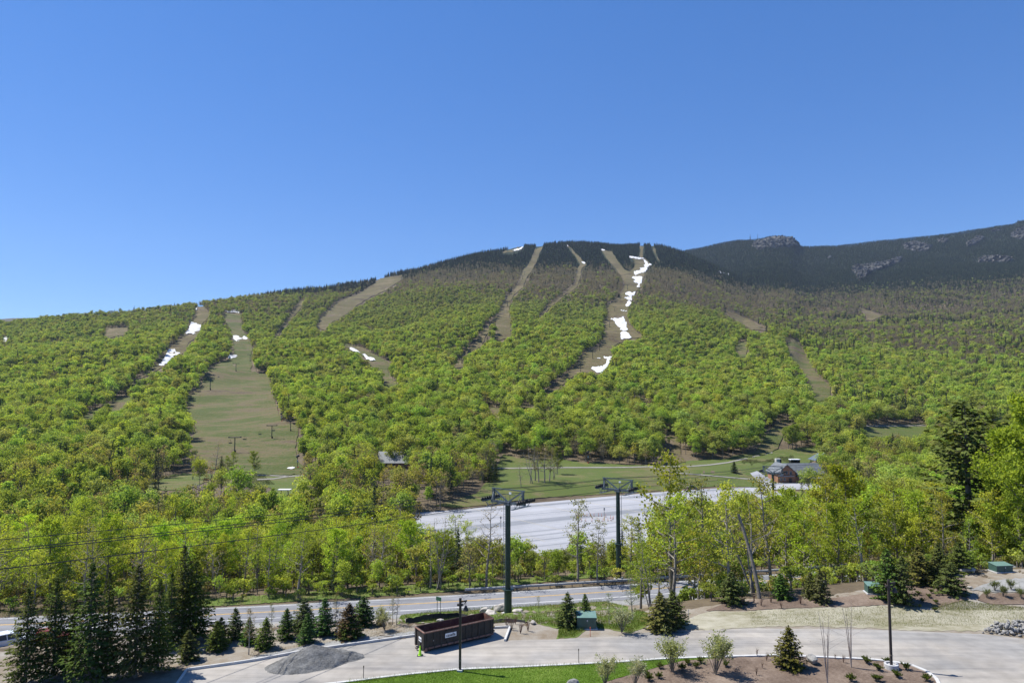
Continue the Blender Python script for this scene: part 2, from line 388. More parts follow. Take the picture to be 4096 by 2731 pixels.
A_ = lambda p: zz(0, 1000, 2.138, p); B_ = lambda p: zz(1000, 900, 2.138, p); C_ = lambda p: zz(2000, 900, 2.138, p)
D_ = lambda p: zz(3000, 800, 2.145, p); E8 = lambda p: zz(3000, 1400, 2.145, p); E7 = lambda p: zz(2000, 1400, 2.138, p)
E6 = lambda p: zz(1000, 1400, 2.138, p); E5 = lambda p: zz(0, 1400, 2.138, p); FF = lambda p: zz(740, 1500, 3.734, p)
N2 = lambda p: zz(1000, 2000, 2.138, p); N3 = lambda p: zz(2000, 2000, 2.138, p); N4 = lambda p: zz(3000, 2000, 2.145, p)
N1 = lambda p: zz(0, 2000, 2.138, p)

TRAILS = [
 ('ski_trail', A_([(1672,488),(1740,488),(1800,560),(1725,640),(1705,720),(1610,800),(1575,885),(1480,925),(1400,1005),(1310,1050),(1330,965),(1435,850),(1520,780),(1600,690),(1640,600),(1675,560)]), 1),
 ('ski_trail', A_([(1325,985),(1335,1000),(1210,1110),(1120,1180),(1100,1165),(1200,1090)]), 0),
 ('ski_trail', A_([(900,1350),(1000,1270),(1115,1260),(1110,1335),(1030,1375),(960,1385)]) , 0),
 ('ski_trail', A_([(700,1440),(790,1360),(880,1345),(800,1430),(720,1475)]), 0),
 ('ski_trail', A_([(1920,545),(2050,535),(2060,600),(2070,690),(2130,760),(2160,850),(2150,960),(2152,1050)]) +
   FF([(1240,0),(1275,130),(1310,330),(1385,540),(1440,690),(1690,770),(1690,900),(1640,1100),(1690,1300),(1800,1400),(1867,1500),(1200,1500),(560,1420),(300,1400),(180,1200),(80,1100),(80,1000),(170,800),(30,600),(0,330)]) +
   A_([(1590,1330),(1600,1250),(1720,1180),(1740,1100),(1800,1000),(1930,950),(2000,900),(1985,700),(1920,600)]), 0),
 ('ski_trail', B_([(435,630),(460,640),(430,720),(335,840),(245,950),(195,965),(265,880),(375,730)]), 1),
 ('ski_trail', B_([(1085,458),(1310,428),(1290,480),(1200,535),(1130,575),(1000,645),(900,705),(815,775),(700,835),(645,905),(560,885),(620,770),(760,650),(850,620),(950,580),(1070,500)]), 1),
 ('ski_trail', B_([(750,1000),(850,1030),(950,1050),(1080,1120),(1210,1190),(1175,1230),(1190,1290),(1240,1360),(1330,1380),(1140,1392),(1150,1300),(1100,1240),(1030,1200),(990,1140),(930,1100),(840,1055)]), 0),
 ('lift_line', C_([(310,180),(345,155),(370,155),(335,250),(285,370),(242,430),(200,540),(120,600),(80,700),(88,850),(95,960),(0,990)]) +
   B_([(2080,1012),(2115,950),(2105,830),(2060,840),(1985,1045),(1900,1085),(1825,1140),(1810,1260),(1725,1210),(1740,1195),(1830,1110),(1920,1020),(2020,860),(2110,780),(2180,650),(2290,480)]) +
   C_([(60,620),(160,500),(190,400),(260,310)]), 1),
 ('ski_trail', C_([(568,172),(592,188),(642,240),(722,320),(742,345),(702,370),(692,430),(662,530),(545,612),(525,602),(648,500),(658,380),(688,340),(638,260)]), 1),
 ('ski_trail', C_([(520,610),(540,615),(420,720),(350,800),(330,790),(400,700)]), 1),
 ('ski_trail', C_([(860,212),(960,228),(1000,300),(1070,390),(1112,402),(1155,350),(1150,310),(1095,268),(1240,288),(1300,345),(1250,390),(1225,470),(1212,535),(1165,570),(1132,650),(1092,720),(1092,840),(1105,870),(1225,962),(1130,972),(1000,1022),(945,1082),(960,1130),(912,1222),(865,1282),(700,1262),(600,1322),(480,1422),(360,1485),(320,1525),(395,1415),(535,1308),(640,1200),(680,1150),(720,1090),(850,1040),(900,930),(888,830),(928,760),(908,690),(1020,620),(1058,540),(1058,470),(1000,390),(930,310)]), 1),
 ('lift_line', C_([(1198,162),(1232,162),(1222,288),(1192,272)]), 1),
 ('lift_line', C_([(1298,160),(1312,168),(1342,270),(1372,318),(1346,300),(1308,220)]), 1),
 ('ski_trail', C_([(10,242),(100,190),(205,172),(192,212),(100,238)]), 1),
 ('ski_trail', C_([(1910,732),(2040,768),(2240,868),(2312,912),(2150,902),(2075,852),(1985,792)]), 1),
 ('ski_trail', D_([(305,1182),(432,1215),(442,1280),(505,1380),(565,1480),(605,1540),(690,1590),(690,1695),(560,1752),(548,1665),(478,1505),(355,1365)]), 0),
 ('ski_trail', C_([(2020,1012),(2112,988),(2102,1132),(2018,1132)]), 0),
 ('ski_trail', D_([(918,925),(1022,950),(1135,1000),(1045,1042),(985,1040),(1008,990)]), 1),
 ('ski_trail', E8([(300,600),(395,618),(305,690),(262,790),(240,850),(120,905),(0,915),(60,860),(130,740),(220,640)]), 0),
 ('ski_trail', E7([(1425,675),(1495,645),(1462,700),(1532,800),(1545,900),(1590,965),(1375,990),(1395,880),(1465,870),(1488,790),(1438,720)]), 0),
 ('ski_trail', A_([(908,668),(1092,668),(1082,722),(930,762),(895,735)]), 1),
 ('ski_trail', E6([(1985,390),(2060,465),(2165,545),(2145,585),(2075,530)]), 0),
 ('ski_trail', E7([(185,470),(330,480),(310,510),(190,500)]), 0),
 ('ski_trail', E7([(1140,370),(1210,405),(1320,500),(1290,505),(1180,420)]), 0),
 ('ski_trail', A_([(25,760),(75,740),(60,795),(25,800)]), 1),
]
MEADOWS = [
 ('base_meadow', E7([(30,890),(140,925),(540,940),(620,955),(1100,985),(1380,985),(1600,950),(1900,935),(2050,895),(2352,860),(2700,820),(2760,905),(2560,1010),(2400,1190),(1900,1160),(1200,1215),(300,1268),(-180,1330),(-400,1350),(-560,1330),(-200,1230),(-60,1060)])),
 ('base_meadow', zz(3000,1400,2.145,[(965,650),(1130,648),(1340,640),(1500,620),(1520,700),(1440,770),(1250,740),(1010,770)])),
 ('base_meadow', E6([(60,1060),(560,1070),(540,1110),(440,1150),(420,1230),(250,1260),(180,1180),(30,1150),(-100,1120)])),
 ('base_meadow', E8([(0,915),(110,900),(255,850),(330,860),(380,920),(350,990),(150,1010),(0,1010),(-80,960)])),
 ('base_meadow', E5([(1180,1150),(1500,1060),(1700,1060),(2250,1070),(2352,1150),(2100,1170),(1750,1130),(1600,1200),(1300,1200)])),
]
for i, (nm, poly, hi) in enumerate(TRAILS):
    tag(drape(nm, poly, M_hightrail if hi else M_trail, .25, .0007, 12, 2.2, i), kind='structure')
for i, (nm, poly) in enumerate(MEADOWS):
    tag(drape(nm, poly, M_meadow, .12, .0003, 14, .8, 50 + i), kind='structure')
# gravel paths across the base of the mountain
def ribbon_px(pts, w):
    p = np.array(pts, float); t = np.gradient(p, axis=0); n = np.stack([-t[:, 1], t[:, 0]], -1); n /= np.linalg.norm(n, axis=1)[:, None]
    return [tuple(q) for q in p + n * w / 2] + [tuple(q) for q in (p - n * w / 2)[::-1]]
for i, (pts, w) in enumerate([(E7([(-150,1015),(100,1014),(540,1009),(1100,1007),(1380,998),(1600,1000),(1800,985),(1950,965),(2150,920),(2330,880)]), 4.5),
     (E7([(1280,1008),(1400,1030),(1550,1058),(1800,1078),(2100,1105),(2260,1110)]), 4.0),
     (E7([(1440,690),(1490,660),(1455,720),(1510,790),(1500,850),(1460,920)]), 9),
     (E6([(60,1112),(200,1105),(330,1085),(550,1070)]), 4.5), (E6([(60,1072),(200,1078),(330,1082)]), 4.0),
     (E5([(190,1180),(420,1185),(600,1175),(850,1170)]), 4.5), (E5([(720,1395),(820,1420),(920,1430)]), 12),
     (E8([(960,655),(1200,655),(1480,650),(1520,655)]), 4)]):
    tag(drape('gravel_path', ribbon_px(pts, w), M_path, .2, .0005, 10, 0, 70 + i), kind='structure')
tag(drape('lodge_forecourt', E8([(0,1060),(60,1040),(140,1090),(380,1090),(700,1120),(1000,1110),(1000,1190),(500,1200),(150,1200),(60,1120)]), M_lot, .18, .0003, 12, 0, 90), kind='structure')

# ---- snow left on the runs
SNOW = [
 ('snow patch near the top of the left trail', A_([(1670,500),(1690,495),(1685,520),(1672,522)])),
 ('broad snow patch halfway down the narrow left trail', A_([(1635,622),(1670,632),(1715,645),(1728,670),(1705,700),(1660,722),(1580,718),(1610,690),(1625,650)])),
 ('long snow strip low on the narrow left trail', A_([(1440,860),(1490,853),(1505,880),(1550,888),(1490,910),(1455,950),(1400,995),(1358,992),(1400,940)])),
 ('flat snow patch at the top of the wide left trail', A_([(1920,533),(1960,515),(2010,508),(2048,525),(2048,542),(1985,540)])),
 ('ragged snow patch across the wide left trail', A_([(1990,738),(2030,740),(2080,770),(2050,782),(1995,782)])),
 ('small snow patch on the right edge of the wide left trail', A_([(2075,750),(2110,752),(2122,772),(2080,774)])),
 ('snow patch below the trees on the wide left trail', A_([(1960,905),(2000,900),(2035,912),(2010,928),(1948,932)])),
 ('thin snow bank at the far left edge of the forest', A_([(22,770),(60,742),(72,760),(45,792),(25,792)])),
 ('upper snow strip on the trail crossing the middle slope', B_([(845,1055),(890,1060),(925,1082),(945,1102),(905,1092),(862,1075)])),
 ('lower snow strip on the trail crossing the middle slope', B_([(962,1110),(990,1115),(1010,1135),(1050,1142),(1078,1165),(1030,1168),(990,1145)])),
 ('snow strip by the summit clearing', C_([(100,222),(150,208),(198,192),(185,210),(140,224)])),
 ('snow dot at the top of the second gully', C_([(568,175),(588,178),(596,188),(578,188)])),
 ('snow patch at the bend of the second gully', C_([(695,318),(722,322),(732,334),(708,334)])),
 ('thin snow line under the summit trees', C_([(862,214),(895,216),(898,222),(870,222)])),
 ('snow arm along the top of the central run', C_([(1095,268),(1150,278),(1210,288),(1236,295),(1180,298),(1120,288)])),
 ('large snow field at the top of the central run', C_([(1218,300),(1240,302),(1262,330),(1300,345),(1262,368),(1248,400),(1180,428),(1143,430),(1150,400),(1210,392),(1195,372),(1250,362),(1228,350),(1245,335)])),
 ('snow field on the upper central run', C_([(1125,455),(1160,442),(1200,445),(1220,455),(1212,500),(1210,530),(1170,540),(1185,510),(1140,490),(1160,480)])),
 ('wedge of snow on the central run', C_([(1072,588),(1110,575),(1130,588),(1160,575),(1150,600),(1125,625),(1085,605)])),
 ('flat patch of snow on the central run under the wedge', C_([(1062,630),(1100,622),(1128,632),(1130,652),(1095,645)])),
 ('rounded snow patch on the narrow part of the central run', C_([(1085,665),(1110,655),(1125,672),(1105,700),(1075,698)])),
 ('thin snow line across the central run', C_([(1030,733),(1080,738),(1085,742),(1045,741)])),
 ('largest snow patch in the middle of the central run', C_([(945,810),(975,800),(1010,808),(1055,788),(1070,820),(1085,850),(1080,880),(1092,905),(1060,915),(1030,905),(1020,880),(995,860),(985,830)])),
 ('snow apron under the largest patch of the central run', C_([(1032,925),(1075,915),(1110,945),(1125,970),(1080,980),(1040,985),(1030,960)])),
 ('bent snow tongue at the foot of the central run', C_([(885,1132),(930,1136),(958,1132),(940,1165),(918,1220),(868,1278),(830,1272),(778,1235),(790,1218),(850,1220),(905,1195),(920,1160),(890,1145)])),
 ('tiny snow streak beside the bent tongue', C_([(830,1144),(858,1144),(860,1150),(832,1149)])),
 ('snow streak among the bare trees right of the summit', C_([(1850,395),(1890,405),(1930,415),(1975,420),(1960,432),(1925,428),(1880,412)])),
 ('little snow bank beside the gravel at the foot of the left trail', FF([(1520,1412),(1560,1398),(1640,1394),(1632,1412),(1560,1420)])),
]
for i, (lab, poly) in enumerate(SNOW):
    tag(drape('snow_patch', poly, M_snow, .5, .001, 6, 1.5, 120 + i, 4, .5), 'white ' + lab, 'snow', 'snow patches left on the ski runs')

# ---- valley floor: car park, road
LOT = zz(0, 0, 1, [(1330,2040),(1480,2042),(1600,2056),(1700,2048),(1800,2041),(2000,2023),(2200,2006),(2400,1988),(2600,1971),(2750,1960),(2900,1951),(3030,1948),
   (3200,1985),(3400,2010),(3420,2090),(3000,2140),(2700,2190),(2400,2225),(2100,2225),(1850,2190),(1700,2140),(1560,2100),(1420,2075)])
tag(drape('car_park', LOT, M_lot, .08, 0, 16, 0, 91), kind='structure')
def strip(name, line, off0, off1, mat, z0, kind='structure', parent=None, step=2.0, x0=-130, x1=150, thick=0):
    xs = np.arange(x0, x1 + .1, step); n = np.stack([-(0.2 + .0008 * xs), np.ones_like(xs)], -1); n /= np.linalg.norm(n, axis=1)[:, None]
    c = np.stack([xs, line(xs)], -1); a = c + n * off0; b = c + n * off1
    v = np.concatenate([np.column_stack([a, np.full(len(xs), z0)]), np.column_stack([b, np.full(len(xs), z0)])])
    k = len(xs); i = np.arange(k - 1); f = np.stack([i, i + 1, i + 1 + k, i + k], -1)
    o = link(name, mesh_np(name, v, [(f, 0)], [mat], False), parent)
    if kind: o['kind'] = kind
    return o
strip('road_shoulder', yw, -4.3, 6.5, M_gravel, -7.96)
strip('road', yw, -1.6, 6.1, M_road, -7.93)
strip('road_edge_line', yw, -.08, .08, M_white, -7.925); strip('road_edge_line', yw, 5.75, 5.87, M_white, -7.925)
strip('road_centre_line', yw, 2.82, 2.93, M_yellow, -7.925); strip('road_centre_line', yw, 3.09, 3.20, M_yellow, -7.925)
# faded bay lines in the car park
for k, (p, q) in enumerate([((1870,2022+8),(2330,2140)),((2130,2012),(2520,2100)),((2290,1998),(2700,2075)),((2000,2110),(2180,2165)),((1760,2068),(1960,2120)),((2450,1985),(2760,2040))]):
    pts = [(p[0] + (q[0] - p[0]) * t, p[1] + (q[1] - p[1]) * t) for t in np.linspace(0, 1, 8)]
    tag(drape('bay_line', ribbon_px(pts, 1.1), M_bay, .1, 0, 30, 0, 95 + k), kind='structure')

# ---- the site in front: dirt, drive, lawn, beds
tag(drape('bare_ground', zz(0, 0, 1, [(-500,2800),(-500,2620),(300,2560),(700,2515),(1000,2490),(1200,2465),(1450,2450),(1700,2445),(2000,2438),(2300,2420),(2560,2410),(2700,2440),(2800,2428),(3000,2395),(3300,2385),
   (3500,2350),(3700,2300),(3900,2278),(4500,2268),(4500,2620),(4100,2570),(2000,2580),(1400,2640),(900,2720),(800,2800)]), M_dirt, .02, 0, 16, 2, 60), kind='structure')
KERB_FAR = zz(0, 0, 1, [(690,2765),(745,2683),(1000,2648),(1187,2613),(1362,2587),(1664,2545),(1850,2527),(1975,2514),(2038,2511)])
ISL = zz(0, 0, 1, [(1200,2752),(1388,2731),(1600,2704),(1842,2680),(2000,2675),(2250,2663),(2500,2650),(2655,2638),(2900,2629),(3100,2624),(3280,2631),(3466,2639),(3540,2646),(3606,2654),(3650,2664),(3690,2679),(3723,2697),(3748,2720),(3762,2750),(3762,2800)])
tag(drape('driveway', KERB_FAR + zz(0, 0, 1, [(2019,2566),(2042,2561),(2225,2557),(2304,2552),(2514,2543),(2608,2526),(2795,2522),(3000,2513),(3466,2517),(3699,2527),(3932,2536),(4096,2555),(4500,2595),(4500,2900),(3800,2900)]) + ISL[::-1] + [(700, 2830)],
   M_drive, .05, 0, 24, 0, 61), kind='structure')
tag(drape('lawn', ISL[1:8] + zz(0, 0, 1, [(2900,2632),(2730,2645),(2655,2664),(2589,2683),(2468,2716),(2380,2745),(2200,2850),(1150,2850),(1200,2756)]), M_lawn, .12, 0, 20, 0, 62), kind='structure')
tag(drape('mulch_bed', zz(0, 0, 1, [(2900,2632),(3100,2627),(3280,2634),(3466,2642),(3540,2649),(3606,2657),(3650,2667),(3690,2682),(3720,2700),(3742,2722),(3755,2750),(3755,2850),(2150,2850),(2380,2745),(2468,2716),(2589,2683),(2655,2664),(2730,2645)]), M_mulch, .10, 0, 20, 1.0, 63), kind='structure')
tag(drape('grass_verge', N2([(1250,1060),(1290,985),(1500,950),(1750,935),(1980,915),(2250,900)]) + N3([(300,890),(600,880),(850,850),(1060,900),(1250,960),(1300,1060),(1120,1140),(900,1100),(760,1100),(640,1180),(480,1190),(500,1100),(300,1060),(150,1030)]) +
   N2([(2150,1050),(1900,1060),(1500,1050)]), M_rough, .05, 0, 16, 2, 64), kind='structure')
tag(drape('grass_verge', zz(0, 0, 1, [(620,2408),(1000,2385),(1500,2348),(1900,2326),(2300,2300),(2480,2288),(2480,2303),(2200,2326),(1840,2362),(1500,2386),(1000,2417),(620,2436)]), M_rough, .1, 0, 12, 1, 65), kind='structure')
tag(drape('straw_slope', N3([(1560,1040),(1700,980),(1850,950),(2100,955)]) + N4([(0,950),(400,930),(900,920),(1200,900),(1500,945),(2000,925),(2700,950),(2700,1120),(2000,1122),(1500,1122),(900,1092),(400,1082),(0,1095)]) +
   N3([(1800,1108),(1520,1095)]), M_straw, .05, 0, 16, 2, 66), kind='structure')
tag(drape('mulch_bed', N3([(1760,945),(1930,885),(2100,870)]) + N4([(0,855),(400,842),(700,842),(1100,790),(1500,705),(1850,740),(1880,850),(1600,925),(1200,895),(900,912),(400,925),(0,945)]), M_mulch, .075, 0, 16, 1.5, 67), kind='structure')
tag(drape('gravel_pad', N4([(1880,770),(2100,690),(2700,640),(2700,790),(2100,795)]), M_gravel, .08, 0, 14, 1.5, 68), kind='structure')
tag(drape('mulch_bed', N4([(2000,800),(2700,800),(2700,890),(2100,900),(1950,860)]), M_mulch, .09, 0, 16, 1.5, 69), kind='structure')
tag(drape('gravel_shoulder', N2([(0,1385),(0,1350),(250,1290),(600,1225),(760,1200),(900,1190),(1420,1120),(1420,1160),(775,1250),(400,1305)]), M_gravel, .05, 0, 14, 1.5, 58), kind='structure')

# ================================================================ trees
M_bark = plain('tree_bark', (.17, .15, .125), .95, 0, .45, 4)
M_greybark = plain('grey_bark', (.235, .21, .18), .95, 0, .4, 4)
M_birch = plain('pale_bark', (.30, .25, .22), .9, 0, .4, 6)
M_leaf_i = leafmat('spring_leaves_far', True); M_leaf_o = leafmat('spring_leaves', False)
M_need_i = leafmat('conifer_needles_far', True, transl=.12); M_need_o = leafmat('conifer_needles', False, transl=.15)

def tubes(segs, n=5):
    """segs: list of (p0, p1, r0, r1) -> verts, quads"""
    a = np.array([s[0] for s in segs], float); b = np.array([s[1] for s in segs], float)
    r0 = np.array([s[2] for s in segs]); r1 = np.array([s[3] for s in segs])
    z = b - a; z /= np.maximum(np.linalg.norm(z, axis=1), 1e-6)[:, None]
    ref = np.where(np.abs(z[:, 2:3]) < .9, np.array([[0, 0, 1.]]), np.array([[1., 0, 0]]))
    x = np.cross(z, ref); x /= np.linalg.norm(x, axis=1)[:, None]; y = np.cross(z, x)
    th = np.arange(n) * 2 * PI / n; c = np.cos(th)[None, :, None]; s = np.sin(th)[None, :, None]
    ring = x[:, None] * c + y[:, None] * s
    v = np.concatenate([a[:, None] + ring * r0[:, None, None], b[:, None] + ring * r1[:, None, None]], 1).reshape(-1, 3)
    i = np.arange(n); q = np.stack([i, (i + 1) % n, n + (i + 1) % n, n + i], -1)
    f = (q[None] + (np.arange(len(segs)) * 2 * n)[:, None, None]).reshape(-1, 4)
    return v, f
def cards(p, nrm, size, r, aspect=1.0, up=None):
    """four-sided leaf clumps at p facing nrm"""
    nrm = nrm / np.maximum(np.linalg.norm(nrm, axis=1), 1e-6)[:, None]
    t = r.normal(size=nrm.shape) if up is None else up
    x = np.cross(nrm, t); x /= np.maximum(np.linalg.norm(x, axis=1), 1e-6)[:, None]; y = np.cross(nrm, x)
    s = np.asarray(size)[:, None]
    k = r.uniform(.6, 1.15, (len(p), 4))
    v = np.stack([p - x * s * k[:, :1] * .9, p - y * s * aspect * k[:, 1:2], p + x * s * k[:, 2:3] * .9, p + y * s * aspect * k[:, 3:4]], 1)
    v[:, 1] += nrm * s * .2; v[:, 3] += nrm * s * .15
    return v.reshape(-1, 3), np.arange(len(p) * 4).reshape(-1, 4)

def far_leafy(seed, h, w, nl, dens, lum, trunk=True):
    """crown of leaf clumps for trees seen from far: trunk, limbs, foliage; one mesh"""
    r = np.random.default_rng(seed)
    zc = h * .58; rz_ = h * .42
    c = r.normal(size=(lum, 3)); c /= np.linalg.norm(c, axis=1)[:, None]; c[:, 2] = np.where(c[:, 2] < -.75, -c[:, 2] * .5, c[:, 2])
    c *= r.uniform(.35, .85, (lum, 1)); cen = c * [w * .5, w * .5, rz_] + [0, 0, zc]
    lr = r.uniform(.13, .27, lum) * w
    k = r.integers(0, lum, nl); d = r.normal(size=(nl, 3)); d /= np.linalg.norm(d, axis=1)[:, None]; d[:, 2] = np.where(d[:, 2] < -.35, -d[:, 2], d[:, 2])
    p = cen[k] + d * lr[k][:, None] * r.uniform(.55, 1.1, (nl, 1)) * [1, 1, .75]
    nm = d + r.normal(size=(nl, 3)) * .55 + [0, 0, .25]
    v1, f1 = cards(p, nm, r.uniform(.7, 1.25, nl) * dens, r)
    segs = [((0, 0, -.6), (0, 0, h * .35), .17, .14), ((0, 0, h * .35), (r.normal() * .3, r.normal() * .3, h * .8), .14, .04)]
    for q in cen[: lum]: segs.append(((0, 0, h * r.uniform(.28, .55)), tuple(q), .07, .025))
    v0, f0 = tubes(segs, 4)
    return np.concatenate([v0, v1]), [(f0, 0), (f1 + len(v0), 1)]
def far_conifer(seed, h, w, wh=11, br=7):
    r = np.random.default_rng(seed); v0, f0 = tubes([((0, 0, -.6), (0, 0, h * .97), .13, .02)], 4); vs = [v0]; fs = []; n = len(v0); P_, N_, S_ = [], [], []
    for i in range(wh):
        t = i / (wh - 1); z = h * (.10 + .88 * t); L = w * .5 * (1 - t) ** .75 * r.uniform(.8, 1.12) + .12
        for j in range(br):
            a = 2 * PI * (j + r.uniform(-.3, .3)) / br + i * 1.7; dirv = np.array([math.cos(a), math.sin(a), 0])
            for q in ((.35, .45), (.75, .55)):
                P_.append(dirv * L * q[0] + [0, 0, z - L * q[0] * .45]); N_.append(dirv * .7 + [0, 0, .8] + r.normal(size=3) * .35); S_.append(L * q[1] * r.uniform(.8, 1.2) + .12)
    P_.append([0, 0, h * .97]); N_.append([.4, -.4, .5]); S_.append(.3)
    v1, f1 = cards(np.array(P_), np.array(N_), np.array(S_), r)
    return np.concatenate([v0, v1]), [(f0, 0), (f1 + n, 1)]

PROT = bpy.data.collections.new('woodland_kinds')
protos = []
def proto(name, vf, mats):
    o = bpy.data.objects.new(name, mesh_np(name, vf[0], vf[1], mats)); PROT.objects.link(o); protos.append(name); return len(protos) - 1
K_full = [proto(f'aa_full_leaf_{i}', far_leafy(100 + i, 14, w * .92, 640, .46, 24), [M_bark, M_leaf_i]) for i, w in enumerate([8.5, 9.5, 7.5, 10, 8])]
K_thin = [proto(f'bb_thin_leaf_{i}', far_leafy(120 + i, 14, w * .95, 420, .33, 24), [M_bark, M_leaf_i]) for i, w in enumerate([7.5, 8.5, 8])]
K_bare = [proto(f'cc_budding_{i}', far_leafy(140 + i, 13, w, 330, .27, 26), [M_bark, M_leaf_i]) for i, w in enumerate([7, 8, 7.5])]
K_con = [proto(f'dd_conifer_{i}', far_conifer(160 + i, 12, w), [M_bark, M_need_i]) for i, w in enumerate([4.2, 5.0, 3.6])]
def merged(vf): (a, f), (b, g) = vf; return np.concatenate([a, b]), [(f, 0), (g + len(a), 1)]
K_lush = [proto(f'ee_lush_leaf_{i}', far_leafy(180 + i, 14, w * .9, 1500, .31, 34), [M_bark, M_leaf_i]) for i, w in enumerate([8.5, 9.5, 7.5])]
K_conn = []
K_shrub = [proto(f'ff_shrub_{i}', far_leafy(200 + i, 3.2, 3.4, 260, .20, 14), [M_bark, M_leaf_i]) for i in range(3)]

def scatter(name, pts, rz, sc, pi, tint, label=None, cat=None):
    """one object that carries all the trees of a wood too far off to count"""
    me = bpy.data.meshes.new(name); me.vertices.add(len(pts)); me.vertices.foreach_set('co', np.asarray(pts, np.float32).ravel())
    for an, ty, arr, key in (('rz', 'FLOAT', rz, 'value'), ('pi', 'INT', pi, 'value')):
        a = me.attributes.new(an, ty, 'POINT'); a.data.foreach_set(key, np.asarray(arr, np.float32 if ty == 'FLOAT' else np.int32))
    a = me.attributes.new('sc', 'FLOAT_VECTOR', 'POINT'); a.data.foreach_set('vector', np.asarray(sc, np.float32).ravel())
    a = me.attributes.new('tint', 'FLOAT_COLOR', 'POINT'); a.data.foreach_set('color', np.column_stack([tint, np.ones(len(pts))]).astype(np.float32).ravel())
    o = link(name, me); ng = bpy.data.node_groups.new(name, 'GeometryNodeTree')
    ng.interface.new_socket('Geometry', in_out='INPUT', socket_type='NodeSocketGeometry'); ng.interface.new_socket('Geometry', in_out='OUTPUT', socket_type='NodeSocketGeometry')
    n, l = ng.nodes, ng.links; gi = n.new('NodeGroupInput'); go = n.new('NodeGroupOutput')
    ip = n.new('GeometryNodeInstanceOnPoints'); ci = n.new('GeometryNodeCollectionInfo'); ci.inputs['Collection'].default_value = PROT
    ci.inputs['Separate Children'].default_value = True; ci.inputs['Reset Children'].default_value = True
    def at(nm, ty):
        q = n.new('GeometryNodeInputNamedAttribute'); q.data_type = ty; q.inputs['Name'].default_value = nm; return q.outputs['Attribute']
    cx = n.new('ShaderNodeCombineXYZ'); l.new(at('rz', 'FLOAT'), cx.inputs['Z'])
    l.new(gi.outputs[0], ip.inputs['Points']); l.new(ci.outputs[0], ip.inputs['Instance']); ip.inputs['Pick Instance'].default_value = True
    l.new(at('pi', 'INT'), ip.inputs['Instance Index']); l.new(cx.outputs[0], ip.inputs['Rotation']); l.new(at('sc', 'FLOAT_VECTOR'), ip.inputs['Scale'])
    l.new(ip.outputs[0], go.inputs[0]); md = o.modifiers.new('wood', 'NODES'); md.node_group = ng
    return tag(o, label, cat, kind='stuff')

GREENS = np.array([(.265, .36, .06), (.235, .34, .06), (.29, .37, .07), (.205, .305, .055), (.27, .335, .09), (.25, .35, .08)]) * [1.26, 1.14, 1.3]
YEL = np.array([(.315, .355, .065), (.325, .335, .085), (.295, .355, .07)]); RUST = np.array([(.255, .215, .11), (.24, .21, .12), (.27, .235, .11)])
GREY = np.array([(.215, .185, .15), (.20, .18, .15), (.225, .195, .15)]); CONI = np.array([(.034, .050, .024), (.028, .043, .023), (.040, .058, .028)])

def pick(r, arr, n): return arr[r.integers(0, len(arr), n)] * r.uniform(.72, 1.25, (n, 1)) * r.uniform(.92, 1.08, (n, 3))
ALLTR = [p for _, p, _ in TRAILS] + [p for _, p in MEADOWS] + [LOT]
ROOFS = [(zz(0, 0, 1, [(1515,1782),(1600,1778),(1650,1785),(1640,1815),(1600,1836),(1530,1836)]), 347), (zz(0, 0, 1, [(3530,1680),(3685,1676),(3690,1700),(3530,1702)]), 474), (zz(0, 0, 1, [(3300,1800),(3420,1800),(3420,1845),(3300,1845)]), 354)]
def blocked(x, y, z, h, samples=(0, .3, .6, .85)):
    """ground that the photo shows clear of trees, seen along the line of sight"""
    b = np.zeros(len(x), bool)
    pr = [PX(x, y, z + h * q) for q in samples] + [PX(x + s_ * .24 * h, y, z + h * .55) for s_ in (-1, 1)]
    for poly in ALLTR:
        a = np.array(poly); x0, y0 = a.min(0); x1, y1 = a.max(0)
        for c, r_ in pr:
            k = np.where(~b & (c > x0) & (c < x1) & (r_ > y0) & (r_ < y1))[0]
            if len(k): b[k] |= inpoly(c[k], r_[k], poly)
    for poly, ymax in ROOFS:                       # roofs that show between the trees
        for c, r_ in pr: b |= inpoly(c, r_, poly) & (y < ymax)
    return b

